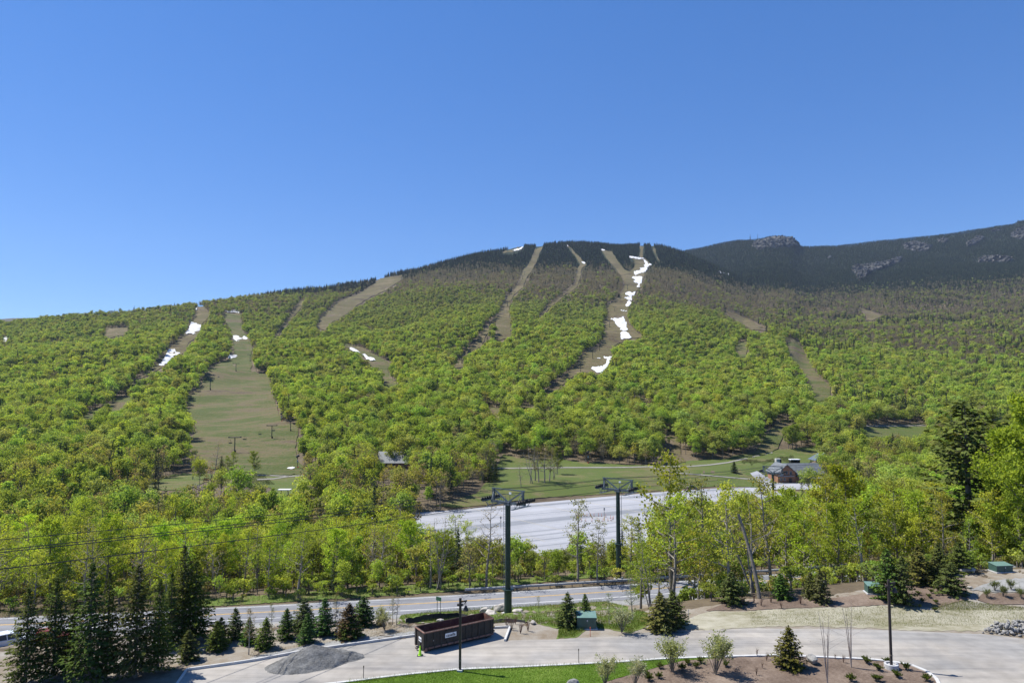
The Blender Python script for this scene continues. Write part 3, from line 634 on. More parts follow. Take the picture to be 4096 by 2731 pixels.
def mountain_wood():
    r = np.random.default_rng(21); XS, YS = [], []
    for ya, yb, cell in ((330, 900, 5.3), (900, 1700, 5.7), (1700, 2700, 6.6), (2700, 3680, 6.2)):
        w = .86 * yb; nx = int(2 * w / cell); ny = int((yb - ya) / cell)
        gx, gy = np.meshgrid((np.arange(nx) + .5) * cell - w, ya + (np.arange(ny) + .5) * cell)
        x = gx.ravel() + r.uniform(-.48, .48, gx.size) * cell; y = gy.ravel() + r.uniform(-.48, .48, gx.size) * cell
        k = np.abs(x) < .82 * y + 10
        XS.append(x[k]); YS.append(y[k])
    x = np.concatenate(XS); y = np.concatenate(YS); s = x / y
    y0 = np.interp(s, SD, Y0d); d1 = np.interp(s, SD, D1d)
    z2row = np.interp(s, SD, Z2d)
    k = (y > y0 - 6) & ((y < d1 + 45) | (s > .22)) & (y < 3640); x, y, s = x[k], y[k], s[k]
    z = H(x, y)
    # hidden behind a nearer rise?
    vis = np.ones(len(x), bool)
    for q in (.5, .62, .72, .8, .86, .91, .95):
        hh = H(x * q, y * q); vis &= (hh - CAMZ) / q < (z + 16 - CAMZ) + 2
    x, y, z, s = x[vis], y[vis], z[vis], s[vis]
    n = len(x); e = z + r.normal(0, 22, n) + 35 * np.sin(x / 190 + y / 260)
    e = e + 45 * sst(.22, .36, s)                     # leaves come out later in the notch on the right: counted as higher
    kind = np.full(n, 0); u = r.uniform(size=n)
    R_ = sst(.30, .62, s); bare = sst(0, 1, (e - (125 - 90 * R_)) / (165 + 20 * R_)) * (.97 - .1 * R_); con = np.maximum(sst(0, 1, (z + 45 * sst(.22, .36, s) + r.normal(0, 18, n) - (335 - 45 * R_)) / (90 + 110 * R_)), .9 * sst(230, 60, np.interp(s, SD, D1d) - y) * sst(215, 275, z) * (s < .25))
    kind[u < .16 + .5 * bare * (1 - bare) * 2] = 1
    kind[r.uniform(size=n) < .05 + .95 * bare] = 2
    u2 = r.uniform(size=n)
    kind[u2 < np.maximum(con, .014 + .10 * sst(200, 380, e) + sst(.28, .45, s) * np.where(np.sin(x / 55 + 1.7 * np.sin(y / 83)) * np.sin(y / 71 + 1.3 * np.sin(x / 49)) > .38, .26, .02))] = 3
    h = np.select([kind == 0, kind == 1, kind == 2, kind == 3], [5.5 + 12 * r.beta(1.5, 1.3, n), r.uniform(7, 16, n), r.uniform(9, 13.5, n), r.uniform(9, 16, n)])
    h = np.where((kind == 3) & (y > 2900), h * .8, h)
    h = np.where((kind == 3) & (z < 200), h * 1.3, h)
    k = ~blocked(x, y, z, h)
    thin = (kind == 3) & (y > 2900); k &= ~(thin & (r.uniform(size=n) < .1))
    x, y, z, s, kind, h = x[k], y[k], z[k], s[k], kind[k], h[k]; n = len(x)
    tint = np.zeros((n, 3)); pi = np.zeros(n, int); sc = np.zeros((n, 3))
    for kk, prs, pal, hh in ((0, K_full, GREENS, 14), (1, K_thin, np.concatenate([YEL, GREENS[3:], RUST[1:2]]), 14), (2, K_bare, GREY, 13), (3, K_con, CONI, 12)):
        m = kind == kk; c = m.sum(); tint[m] = pick(r, pal, c); pi[m] = np.array(prs)[r.integers(0, len(prs), c)]
        q = h[m] / hh; wq = q ** .8 * r.uniform(.75, 1.2, c) * (1.08 if kk < 3 else 1.0); sc[m] = np.stack([wq, wq, q], -1)
    m = (kind == 3) & (y < 1300); pi[m] = np.array(K_conn)[r.integers(0, 2, m.sum())]
    m = (kind == 0) & (y < 560); pi[m] = np.array(K_lush)[r.integers(0, 3, m.sum())]
    # foliage dulls a little with height as the buds are younger
    g = (1 - .62 * sst(30, 240, z))[:, None]; tint = np.where((kind == 0)[:, None], tint * g + np.array([.205, .215, .115]) * (1 - g), tint)
    cz = kind == 3; tint[cz] *= r.uniform(.6, 1.7, (cz.sum(), 1)) * [1.12, 1.0, .95]
    for nm, m, lab in (('mountain_forest', ~(kind == 3), 'spring green and bare hardwood forest covering the mountainside between the ski runs'),
                       ('ridge_conifers', kind == 3, 'dark spruce and fir forest along the mountain top and far ridge')):
        scatter(nm, np.column_stack([x, y, z])[m], r.uniform(0, 2 * PI, n)[m], sc[m], pi[m], tint[m], lab, 'forest')
    print('mountain trees', n, [(kind == q).sum() for q in range(4)])

# ---------------------------------------------------------------- nearer trees, one by one
def leafy(seed, h, spread, nbr, leaves, lsize, base=.3, stems=1, rise=.75):
    """trunk with limbs and twigs, and a crown of separate leaf clumps hung on the twigs"""
    r = np.random.default_rng(seed); segs = []; tips = []
    for s_ in range(stems):
        lean = r.normal(0, .05 if stems == 1 else .13, 2); p = np.array([r.normal(0, .25) * (stems > 1), r.normal(0, .25) * (stems > 1), -.4]); path = [p]
        hs = h * (1 if s_ == 0 else r.uniform(.65, .95)); k = 9; r0 = (.014 * h + .03) / math.sqrt(stems)
        for i in range(1, k + 1):
            p = p + np.array([lean[0] * hs / k + r.normal(0, .07), lean[1] * hs / k + r.normal(0, .07), hs * .97 / k]); path.append(p)
        for i in range(k): segs.append((path[i], path[i + 1], r0 * (1 - i / (k + .6)), r0 * (1 - (i + 1) / (k + .6))))
        path = np.array(path)
        for b in range(nbr // stems):
            t = base + (1 - base) * (b + r.uniform(0, 1)) / (nbr // stems) * .97; i = min(int(t * k), k - 1); q = path[i] + (path[i + 1] - path[i]) * (t * k - i)
            a = b * 2.4 + r.normal(0, .5) + s_ * 2; L = spread * (1.05 - .75 * max(0, (t - base) / (1 - base)) ** 1.4) * r.uniform(.65, 1.1) * (.75 if t < base + .12 else 1)
            up = r.uniform(.35, 1.0) * rise; d = np.array([math.cos(a), math.sin(a), up]); d /= np.linalg.norm(d); pp = q; rr = r0 * (1 - t) * .55 + .018
            for j in range(3):
                nx = pp + d * L / 3 + r.normal(0, .05 * L, 3); segs.append((pp, nx, rr * (1 - j * .28), rr * (1 - (j + 1) * .28) + .004))
                for m in range(2):
                    e = d + r.normal(0, .65, 3); e /= np.linalg.norm(e); tw = nx + e * L * r.uniform(.16, .36); segs.append((nx, tw, rr * .35 + .004, .004)); tips.append((nx, tw))
                pp = nx; d = d + np.array([0, 0, .1])
            tips.append((q + (pp - q) * .6, pp))
    v0, f0 = tubes(segs, 5)
    tips = np.array(tips); k = r.integers(0, len(tips), leaves); t = r.uniform(.15, 1.12, (leaves, 1))
    p = tips[k, 0] * (1 - t) + tips[k, 1] * t + r.normal(0, .16 + .012 * h, (leaves, 3)) * [1, 1, .7]
    nm = r.normal(size=(leaves, 3)) + [0, 0, .7]
    v1, f1 = cards(p, nm, r.uniform(.6, 1.3, leaves) * lsize, r, .8)
    return (v0, f0), (v1, f1)
def spruce(seed, h, w, dens=1.0, clear=.04, csize=1.0, droop=.28, irr=0.0, pw=.82):
    """straight stem, whorls of boughs that shorten to the tip, each bough a spray of needle tufts"""
    r = np.random.default_rng(seed); segs = [((0, 0, -.3), (0, 0, h * .5), .016 * h + .02, .010 * h + .012), ((0, 0, h * .5), (0, 0, h), .010 * h + .012, .006)]
    P_, N_, S_, U_ = [], [], [], []; z = h * clear; gap = (.20 + .012 * h) / dens
    while z < h * .985:
        t = z / h; L = (w * .5) * (1 - t) ** pw * (1 if t > clear + .12 else .88) + .05; nb = max(4, int(6.5 + 2.5 * (1 - t)))
        for j in range(nb):
            a = 2 * PI * (j + r.uniform(-.35, .35)) / nb + z * 5.1; l = L * r.uniform(.72, 1.12) * (1 - irr * r.uniform(0, 1)); tilt = .35 * t - droop * (1 - t) + r.normal(0, .08)
            d = np.array([math.cos(a), math.sin(a), tilt]); side = np.array([-math.sin(a), math.cos(a), 0]); z0 = np.array([0, 0, z + r.normal(0, gap * .3)])
            segs.append((tuple(z0), tuple(z0 + d * l * .9), .012 + .006 * l, .004))
            m = max(3, int(l * 6.5 * dens))
            for q in range(m):
                f = (q + r.uniform(.2, 1)) / m; wd = .42 * l * (1 - f) * .75 + .05
                for sd in (-1, 1):
                    o = sd * wd * r.uniform(.15, 1)
                    P_.append(z0 + d * l * (.12 + .9 * f) + side * o + np.array([0, 0, -.12 * abs(o) + .05 * f * f * l + r.normal(0, .03)]))
                    N_.append(np.array([d[0] * .35, d[1] * .35, 1.0]) + r.normal(0, .42, 3)); S_.append((.085 + .05 * l ** .5) * r.uniform(.7, 1.3) * csize); U_.append(side + r.normal(0, .4, 3))
        z += gap * r.uniform(.8, 1.2) * (1 - .35 * t)
    for q in range(4): P_.append(np.array([0, 0, h * (.96 + .02 * q)])); N_.append(r.normal(size=3) * [1, 1, .2]); S_.append(.10); U_.append(np.array([1., 0, 0]))
    v1, f1 = cards(np.array(P_), np.array(N_), np.array(S_), r, .62, np.array(U_))
    return tubes(segs, 5), (v1, f1)
K_conn += [proto(f'gg_near_conifer_{i}', merged(spruce(170 + i, 12, w, .42, .05, 1.9, .25, .3)), [M_bark, M_need_i]) for i, w in enumerate([5.0, 5.8])]
def two(name, vf, wood=None, leaf=None):
    (v0, f0), (v1, f1) = vf
    return (mesh_np(name + '_trunk', v0, [(f0, 0)], [wood or M_bark], True), mesh_np(name + '_crown', v1, [(f1, 0)], [leaf or M_leaf_o]))
def plant(name, kind, loc, h, label, cat, tint, group=None, wmul=1.0, rz=None, href=None, parts=('trunk', 'crown')):
    me, hr = kind; k = h / hr
    o = thing(name, label, cat, loc, rnd.uniform(0, 6.28) if rz is None else rz, group); o.scale = (k * wmul, k * wmul, k)
    link(parts[0], me[0], o); c = link(parts[1], me[1], o); c.color = (*tint, 1)
    return o
L_full = [(two('maple', leafy(300 + i, 13, sp, 24, 4400, .155, .22)), 13) for i, sp in enumerate([3.4, 3.9, 3.1])]
L_mid = [(two('maple', leafy(310 + i, 13, sp, 20, 2100, .145, .26), M_greybark), 13) for i, sp in enumerate([3.0, 3.5, 2.7])]
L_thin = [(two('birch', leafy(320 + i, 13, sp, 18, 950, .13, .3), M_greybark), 13) for i, sp in enumerate([2.4, 2.9, 2.6])]
L_clump = [(two('birch', leafy(330 + i, 13, 2.3, 24, 1300, .13, .35, 4), M_greybark), 13) for i in range(2)]
L_bare = [(two('twigs', leafy(340 + i, 13, 2.6, 22, 420, .10, .3, 1 + 2 * i), M_greybark), 13) for i in range(2)]
L_big = [(two('maple', leafy(350 + i, 17, 5.0, 30, 11000, .19, .16)), 17) for i in range(2)]
SPR_T = [(two('spruce', spruce(400 + i, 9, w * 1.2, 1.0, .09, 1.12, .22, .25), None, M_need_o), 9) for i, w in enumerate([4.6, 5.2, 4.2])]
SPR_S = [(two('spruce', spruce(410 + i, 3.2, w * 1.22, 1.5, .05, .9, .12), None, M_need_o), 3.2) for i, w in enumerate([2.2, 2.6, 1.9, 2.4, 2.1])]
PINE = [(two('pine', spruce(422, 16, 9.5, .62, .28, 1.9, .0, .6, .42), None, M_need_o), 16)]

PLACES = [(-900, 420, 'at the far left'), (420, 860, 'behind the dark spruces'), (860, 1180, 'above the young spruces'), (1180, 1500, 'behind the rocky bank'),
  (1500, 1760, 'behind the green signpost'), (1760, 1960, 'left of the nearer lift tower'), (1960, 2200, 'right of nearer lift tower'), (2200, 2430, 'between the two lift towers'),
  (2430, 2640, 'right of farther lift tower'), (2640, 2860, 'above the round dark spruces'), (2860, 3120, 'beside the leaning dead trunk'), (3120, 3400, 'below the timber lodge'),
  (3400, 3700, 'right of the timber lodge'), (3700, 3950, 'around the tall dark pine'), (3950, 5200, 'at the right edge')]
def place_of(c): return next((t for a, b, t in PLACES if a <= c < b), 'in the valley')
# the highest row each stretch of the belt reaches, so that the car park and slopes stay in view as in the photo
TOPC = [-900, 0, 400, 800, 1100, 1450, 1560, 1700, 1850, 1960, 2120, 2250, 2330, 2450, 2520, 2600, 2680, 2900, 3050, 3250, 3450, 3650, 3760, 3850, 3960, 4100, 5000]
TOPR = [2060, 2060, 2070, 2080, 2080, 2080, 2060, 2090, 2060, 2140, 2165, 2185, 2130, 2165, 2090, 1950, 1830, 1880, 1830, 1860, 1800, 1850, 1800, 1850, 1720, 1600, 1550]
LOTVIS = zz(0, 0, 1, [(1650,2056),(1800,2041),(2000,2023),(2200,2006),(2400,1988),(2640,1968),(2640,2120),(2500,2150),(2130,2200),(2050,2190),(1900,2130),(1780,2120),(1660,2090)])
mountain_wood()
def valley_wood():
    r = np.random.default_rng(33); X, Y = [], []
    cell = 4.4
    gx, gy = np.meshgrid(np.arange(-330, 400, cell), np.arange(80, 505, cell)); x = gx.ravel() + r.uniform(-.48, .48, gx.size) * cell; y = gy.ravel() + r.uniform(-.48, .48, gx.size) * cell
    w = yw(x); R = x > 22
    yc = np.interp(x, [8, 20, 60, 120], [78, 79, 90, 95])
    ok = (y > w + 8.8) | (R & (y > yc + 4.5) & (y < w - 5.2) & (r.uniform(size=len(x)) < .55)) | ((x > 16.5) & (x / y > .172) & (x <= 22) & (y > 84) & (y < w - 7) & (r.uniform(size=len(x)) < .5))
    s = x / y; ok &= np.abs(s) < .80; y0 = np.interp(np.clip(s, -1.3, 1.3), SD, Y0d); ok &= y < y0 - 6
    x, y = x[ok], y[ok]; z = H(x, y); c, row = PX(x, y, z)
    ok = ~inpoly(c, row, LOT)
    for _, poly in MEADOWS: ok &= ~inpoly(c, row, poly)
    for px, dd in ((-.5, 100.6), (19.3, 123.4), (79, 209)): ok &= np.hypot(x - px, y - dd) > 2.2
    # keep sight lines to the lodge, the hut roof, the boards and the towers
    for (c0, r0, c1, r1) in ((3085, 1838, 3300, 1915), (1500, 1770, 1640, 1850), (1505, 1975, 1575, 2015), (3300, 1795, 3420, 1840), (2745, 1930, 2795, 1960)):
        ct_, rt = PX(x, y, z + 7); ok &= ~((c > c0 - 8) & (c < c1 + 8) & (rt < r1) & (row > r0) & (y < 330))
    far = y > 200; ok &= ~(far & (r.uniform(size=len(x)) < .25))
    x, y, z, c, row = x[ok], y[ok], z[ok], c[ok], row[ok]; n = len(x)
    top = np.interp(c, TOPC, TOPR) + np.abs(r.normal(0, 45, n)) - 25
    h = r.uniform(8, 16.5, n); hmax = np.where(y < 186, np.maximum((row - top) * y / F * 1.0, 1.5), 16.5)
    front = (y < yw(x) + 20); h = np.where(front & (r.uniform(size=n) < .22), r.uniform(4, 9, n), h)
    h = np.minimum(h, hmax); ok = h > 2.6
    x, y, z, c, row, h = x[ok], y[ok], z[ok], c[ok], row[ok], h[ok]; n = len(x)
    bl = np.zeros(n, bool)
    for poly in [p for _, p in MEADOWS] + [p for _, p, _ in TRAILS]:
        for q in (.4, .75):
            a, b = PX(x, y, z + h * q); bl |= inpoly(a, b, poly) & (y > 150)
    for poly in (LOTVIS, zz(0, 0, 1, [(1508, 1782), (1650, 1782), (1650, 1838), (1530, 1838)])):
        for q in (.35, .6, .85, 1.0):
            a, b = PX(x, y, z + h * q); bl |= inpoly(a, b, poly) & (y > 140) & (y < 344)
    # the lot shows between the trunks; let only the sparse ones stand before it
    x, y, z, c, row, h = x[~bl], y[~bl], z[~bl], c[~bl], row[~bl], h[~bl]; n = len(x)
    size = h / y; order = np.argsort(-size); NI = 285; ind = np.zeros(n, bool); ind[order[:NI]] = True
    kinds = [('full', L_full, GREENS * 1.05, 'fresh green tree'), ('yellow', L_mid, YEL, 'yellow green tree'), ('thin', L_thin, np.concatenate([GREENS[:3], YEL]), 'slim sparse tree'),
             ('clump', L_clump, np.concatenate([GREENS[:3], YEL[:1]]), 'many-stemmed tree'), ('bud', L_bare, RUST, 'bare budding tree'), ('green', L_mid, GREENS, 'airy light tree')]
    pr = np.array([.11, .17, .28, .14, .15, .15])
    for i in order[:NI]:
        right = c[i] > 3600
        q = r.choice(6, p=pr) if not right else r.choice(6, p=[.5, .2, .1, .02, .03, .15])
        nm, pool, pal, ph = kinds[q]; d_ = y[i] - yw(x[i])
        row_ = 'before the road' if d_ < 0 else ('at the road edge' if d_ < 16 else ('below the road' if d_ < 55 else 'down the valley'))
        tall = 'tall ' if h[i] > 11.5 else ('' if h[i] > 6.5 else 'small ')
        lab = f'{tall}{ph} {row_}, {place_of(c[i])}'
        plant('leafy_tree' if q != 4 else 'budding_tree', pool[r.integers(0, len(pool))], (x[i], y[i], z[i]), h[i], lab, 'tree', tuple(pick(r, pal, 1)[0] * [1.1, 1.13, .8]),
              'trees along the road and valley', r.uniform(.85, 1.2) * (1 if h[i] > 7 else 1.2))
    m = ~ind; k = m.sum(); kk = r.choice(4, k, p=[.42, .3, .2, .08]); tint = np.zeros((k, 3)); pi = np.zeros(k, int); sc = np.zeros((k, 3)); hm = h[m]
    for q, prs, pal, hh in ((0, K_lush, GREENS, 14), (1, K_thin, YEL, 14), (2, K_bare, RUST, 13), (3, K_conn, CONI * 1.3, 12)):
        b = kk == q; tint[b] = pick(r, pal, b.sum()); pi[b] = np.array(prs)[r.integers(0, len(prs), b.sum())]; f = hm[b] / hh; wq = f * r.uniform(.8, 1.1, b.sum()); sc[b] = np.stack([wq, wq, f], -1)
    scatter('valley_wood', np.column_stack([x, y, z])[m], r.uniform(0, 6.28, k), sc, pi, tint, 'green spring wood filling the valley left of the car park', 'forest')
    print('valley trees', n)
    # shrubs and saplings under the trees
    gx, gy = np.meshgrid(np.arange(-120, 130, 2.3), np.arange(84, 190, 2.3)); x = gx.ravel() + r.uniform(-1.1, 1.1, gx.size); y = gy.ravel() + r.uniform(-1.1, 1.1, gx.size)
    w = yw(x); yc = np.interp(x, [8, 20, 60, 120], [78, 79, 90, 95]); ok = (y > w + 8.2) | ((x > 24) & (y > yc + 3.5) & (y < w - 5)) ; ok &= np.abs(x / y) < .8
    x, y = x[ok], y[ok]; z = H(x, y); c, row = PX(x, y, z); tp = np.interp(c, TOPC, TOPR); sc_ = r.uniform(.3, 1.0, len(x)); _, rt = PX(x, y, z + 3 * sc_)
    ok = (rt > tp) & ~inpoly(c, row, LOT) & (r.uniform(size=len(x)) < .8); x, y, z, sc_ = x[ok], y[ok], z[ok], sc_[ok]; k = len(x)
    pal = np.concatenate([GREENS, YEL, RUST[:1], GREENS * .8])
    scatter('undergrowth', np.column_stack([x, y, z]), r.uniform(0, 6.28, k), np.stack([sc_, sc_, sc_], -1), np.array(K_shrub)[r.integers(0, 3, k)], pick(r, pal, k), 'leafy undergrowth beneath the trees along the road', 'undergrowth')
valley_wood()

# ================================================================ made things
M_steel = plain('dark_green_steel', (.025, .05, .045), .45, .3, .25, 2)
M_teal = plain('blue_grey_steel', (.10, .125, .15), .5, .4, .25, 2)
M_galv = plain('galvanised_steel', (.40, .41, .42), .5, .25, .15, 3)
M_black = plain('black_rubber', (.02, .02, .022), .7, 0, .3, 5)
M_rope = plain('steel_rope', (.05, .05, .055), .5, .5, .2, 5)
M_postbrown = plain('brown_painted_post', (.035, .026, .022), .6, 0, .3, 4)
M_timber = plain('weathered_timber', (.20, .155, .11), .9, 0, .35, 3)
M_log = plain('stained_log_wall', (.27, .135, .075), .85, 0, .35, 1.5)
M_dark = plain('dark_opening', (.018, .018, .02), .5, 0, .3, 2)
M_glass = plain('window_glass', (.06, .075, .09), .12, 0, .2, 1)
M_roofb = plain('blue_grey_metal_roof', (.12, .132, .14), .6, .1, .2, .6)
M_roofd = plain('dark_slate_roof', (.09, .12, .15), .55, .1, .2, .6)
M_roofg = plain('green_metal_roof', (.10, .20, .17), .5, .1, .2, .6)
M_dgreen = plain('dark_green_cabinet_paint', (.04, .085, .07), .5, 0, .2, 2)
M_lgreen = plain('painted_sunlit_lid_green', (.12, .205, .175), .5, 0, .12, 2)  # lid: cabinet green lightened, its sunlit look put into the colour
M_rustd = plain('rusty_dark_steel', (.034, .031, .028), .75, .2, .4, 1.2, (.06, .038, .026))
M_rusti = plain('rusty_red_steel', (.10, .042, .03), .8, .1, .35, 1.5, (.17, .08, .05))
M_rail = plain('rust_worn_rail', (.19, .10, .075), .75, .1, .4, 3, (.30, .20, .16))
M_sign = plain('white_sign', (.75, .76, .78), .5, 0, .05, 2); M_ink = plain('dark_lettering', (.02, .022, .03), .5, 0, .1, 2)
M_lime = plain('lime_green_plastic', (.42, .85, .015), .5, 0, .06, 2); M_orange = plain('orange_plastic', (.75, .14, .07), .5, 0, .1, 2)
M_conc = plain('pale_concrete', (.42, .42, .42), .85, 0, .2, 2)
M_grav = ground('crushed_stone', [(.2, (.075, .074, .07)), (.5, (.16, .159, .152)), (.8, (.25, .248, .238))], (1.2, 6, 26), 1.0, .16, contrast=2.2)
M_stone = plain('grey_rock', (.22, .215, .205), .9, 0, .5, 2.5); M_stonew = plain('pale_granite', (.36, .335, .30), .9, 0, .35, 2.0)
M_fab = plain('black_silt_cloth', (.012, .012, .013), .9, 0, .3, 3)
M_wcar = plain('white_car_paint', (.62, .66, .70), .25, 0, .03, 1); M_rcar = plain('red_car_paint', (.18, .03, .02), .25, 0, .05, 1); M_bcar = plain('brown_car_paint', (.07, .045, .04), .3, 0, .05, 1)
M_red = plain('dark_red_paint', (.20, .02, .035), .6, 0, .15, 2); M_bluep = plain('blue_map_print', (.16, .26, .33), .5, 0, .45, 1.1)
M_tail = plain('red_lamp', (.35, .02, .02), .3, 0, .1, 2); M_burlap = plain('burlap', (.34, .23, .12), .95, 0, .3, 6)
M_signg = plain('green_sign_plate', (.03, .12, .07), .5, 0, .1, 2)

# ---- chairlift over the road
LD = Vector((.6, .8, 0)); LP = Vector((.8, -.6, 0)); LRZ = math.atan2(.8, .6) - PI / 2     # local y runs along the rope
def lift_tower(loc, hgt, low, label, ladder=-1, r0=.56, r1=.40):
    t = thing('lift_tower', label, 'lift tower', loc, LRZ, 'gondola lift towers')
    MB().lathe([(r0 * 1.9, -.4), (r0 * 1.9, .12)], 16).build('footing', M_conc, t)
    lo = MB().tube((0, 0, .1), (0, 0, low), r0, r0, 20).build('lower_tube', M_steel, t, smooth_on=False)
    MB().tube((0, 0, low), (0, 0, low + .10), r0 * 1.55, r0 * 1.55, 18).build('flange', M_steel, lo)
    MB().tube((0, 0, low + .1), (0, 0, hgt), r1, r1 * .92, 18).build('upper_tube', M_steel, t)
    l = MB(); a = math.radians(215 if ladder < 0 else -10) - LRZ; dx, dy = math.cos(a), math.sin(a); q = Vector((dx, dy, 0)); sd = Vector((-dy, dx, 0))
    for s in (-.22, .22): l.bar(q * (r1 + .22) + sd * s + Vector((0, 0, low + .1)), q * (r1 + .22) + sd * s + Vector((0, 0, hgt + .9)), .05)
    lad = l.build('ladder', M_teal, t)
    m = MB().bar(q * (r1 + .22) - sd * .22, q * (r1 + .22) + sd * .22, .035).mesh('rung', M_teal)
    for k in range(int((hgt - low) / .36)): link('rung', m, lad, (0, 0, low + .3 + k * .36))
    MB().box((0, 0, hgt + .15), (6.3, .42, .34)).build('crossarm', M_teal, t)
    MB().box((0, 0, hgt + .05), (1.0, .8, .5)).build('arm_seat', M_teal, t)
    for s in (-1, 1):
        e = Vector((s * 3.0, 0, 0))
        MB().box((s * 2.75, 0, hgt + 1.15), (.32, .3, 1.9)).build('lifting_post', M_teal, t)
        MB().bar((s * .15, 0, hgt + .35), (s * 2.65, 0, hgt + 1.95), .16, .2).build('diagonal_brace', M_teal, t)
        MB().bar((s * 2.4, -.9, hgt + .5), (s * 2.7, 0, hgt + 1.8), .07).bar((s * 2.4, .9, hgt + .5), (s * 2.7, 0, hgt + 1.8), .07).build('stay', M_teal, t)
        tr = MB().box((s * 3.15, 0, hgt + .42), (.16, 4.3, .22)).build('sheave_beam', M_teal, t)
        wm = MB().tube((-.09, 0, 0), (.09, 0, 0), .27, .27, 14).tube((-.12, 0, 0), (.12, 0, 0), .10, .10, 8).mesh('sheave', M_black)
        for k in range(8): link('sheave', wm, tr, (s * 3.33, -2.0 + k * .571, hgt + .62))
        w = MB().box((s * 2.35, 0, hgt - .35), (.55, 4.6, .06))
        for y in (-2.2, -1.1, 0, 1.1, 2.2): w.bar((s * 2.1, y, hgt - .35), (s * 2.1, y, hgt + .65), .045)
        w.bar((s * 2.1, -2.2, hgt + .65), (s * 2.1, 2.2, hgt + .65), .045).bar((s * 2.1, -2.2, hgt + .2), (s * 2.1, 2.2, hgt + .2), .035)
        for y in (-1.6, 1.6): w.bar((s * 2.35, y, hgt - .35), (s * 3.1, y, hgt + .4), .06)
        w.build('catwalk', M_teal, t)
    tb = MB().bar((-3.1, 0, hgt + 2.1), (3.1, 0, hgt + 2.1), .13, .16).bar((-2.6, .5, hgt + 1.3), (2.6, .5, hgt + 1.3), .05).build('lifting_frame', M_teal, t)
    MB().bar((.35, 0, hgt + .3), (.35, 0, hgt + 1.75), .05).build('number_post', M_teal, t)
    MB().box((.45, -.06, hgt + 1.6), (.42, .03, .3)).build('number_plate', M_sign, t)
    return t
T1 = np.array(G1(2032, 2456)); T2 = P(2475, 2318, 124.0); T3 = np.array([79., 209., 0]); T3[2] = H(79, 209)
for q in (T1, T2): q[2] = H(q[0], q[1])
h1 = float(P(2035, 2014, T1[1])[2] - T1[2]); h2 = float(P(2470, 1962, T2[1])[2] - T2[2]); h3 = float(P(3080, 1893, 209)[2] - T3[2])
lift_tower(T1, h1, 3.6, 'tall dark green lift tower with white ladder standing on the near grass verge')
lift_tower(T2, h2, 6.0, 'dark green lift tower rising behind the guardrail in front of the car park', 1, .46, .38)
lift_tower(T3, h3, 6.0, 'farthest green lift tower, partly hidden by trees in front of the timber lodge', 1, .46, .38)
def rope(name, label, pts, r, sag):
    b = MB(); n = 14
    for a, c in zip(pts[:-1], pts[1:]):
        a, c = Vector(a), Vector(c); pr = a
        for k in range(1, n + 1):
            t = k / n; q = a.lerp(c, t) + Vector((0, 0, -4 * sag * t * (1 - t) * (c - a).length / 60)); b.tube(pr, q, r, r, 5, False); pr = q
    return tag(b.build(name, M_rope), label, 'cable', 'cables of the gondola lift')
for s, lab in ((-1, 'black haul rope on the far side of the lift towers'), (1, 'black haul rope on the near side of the lift towers')):
    off = LP * (3.33 * s)
    pts = [Vector(T1) + off - LD * 150 + Vector((0, 0, h1 + 12.2)), Vector(T1) + off - LD * 64 + Vector((0, 0, h1 + 4.4)), Vector(T1) + off + Vector((0, 0, h1 + .92)), Vector(T2) + off + Vector((0, 0, h2 + .92)), Vector(T3) + off + Vector((0, 0, h3 + .92)), Vector(T3) + off + LD * 118 + Vector((0, 0, h3 - 7))]
    rope('haul_rope', lab, pts, .038, .25)
for k, (dz, lab) in enumerate(((1.15, 'upper thin black signal cable strung above the haul ropes'), (0, 'lower thin black signal cable strung above the haul ropes'))):
    off = LP * (-.6 if k == 0 else .2)
    pts = [Vector(T1) + off - LD * 150 + Vector((0, 0, h1 + 13.6 + dz)), Vector(T1) + off - LD * 62.5 + Vector((0, 0, h1 + 5.1 + dz * .55)), Vector(T1) + off + Vector((0, 0, h1 + 2.24)), Vector(T2) + off + Vector((0, 0, h2 + 2.24)), Vector(T3) + off + Vector((0, 0, h3 + 2.24)), Vector(T3) + off + LD * 118 + Vector((0, 0, h3 - 6))]
    rope('signal_cable', lab, pts, (.03 if k == 0 else .034), .3)

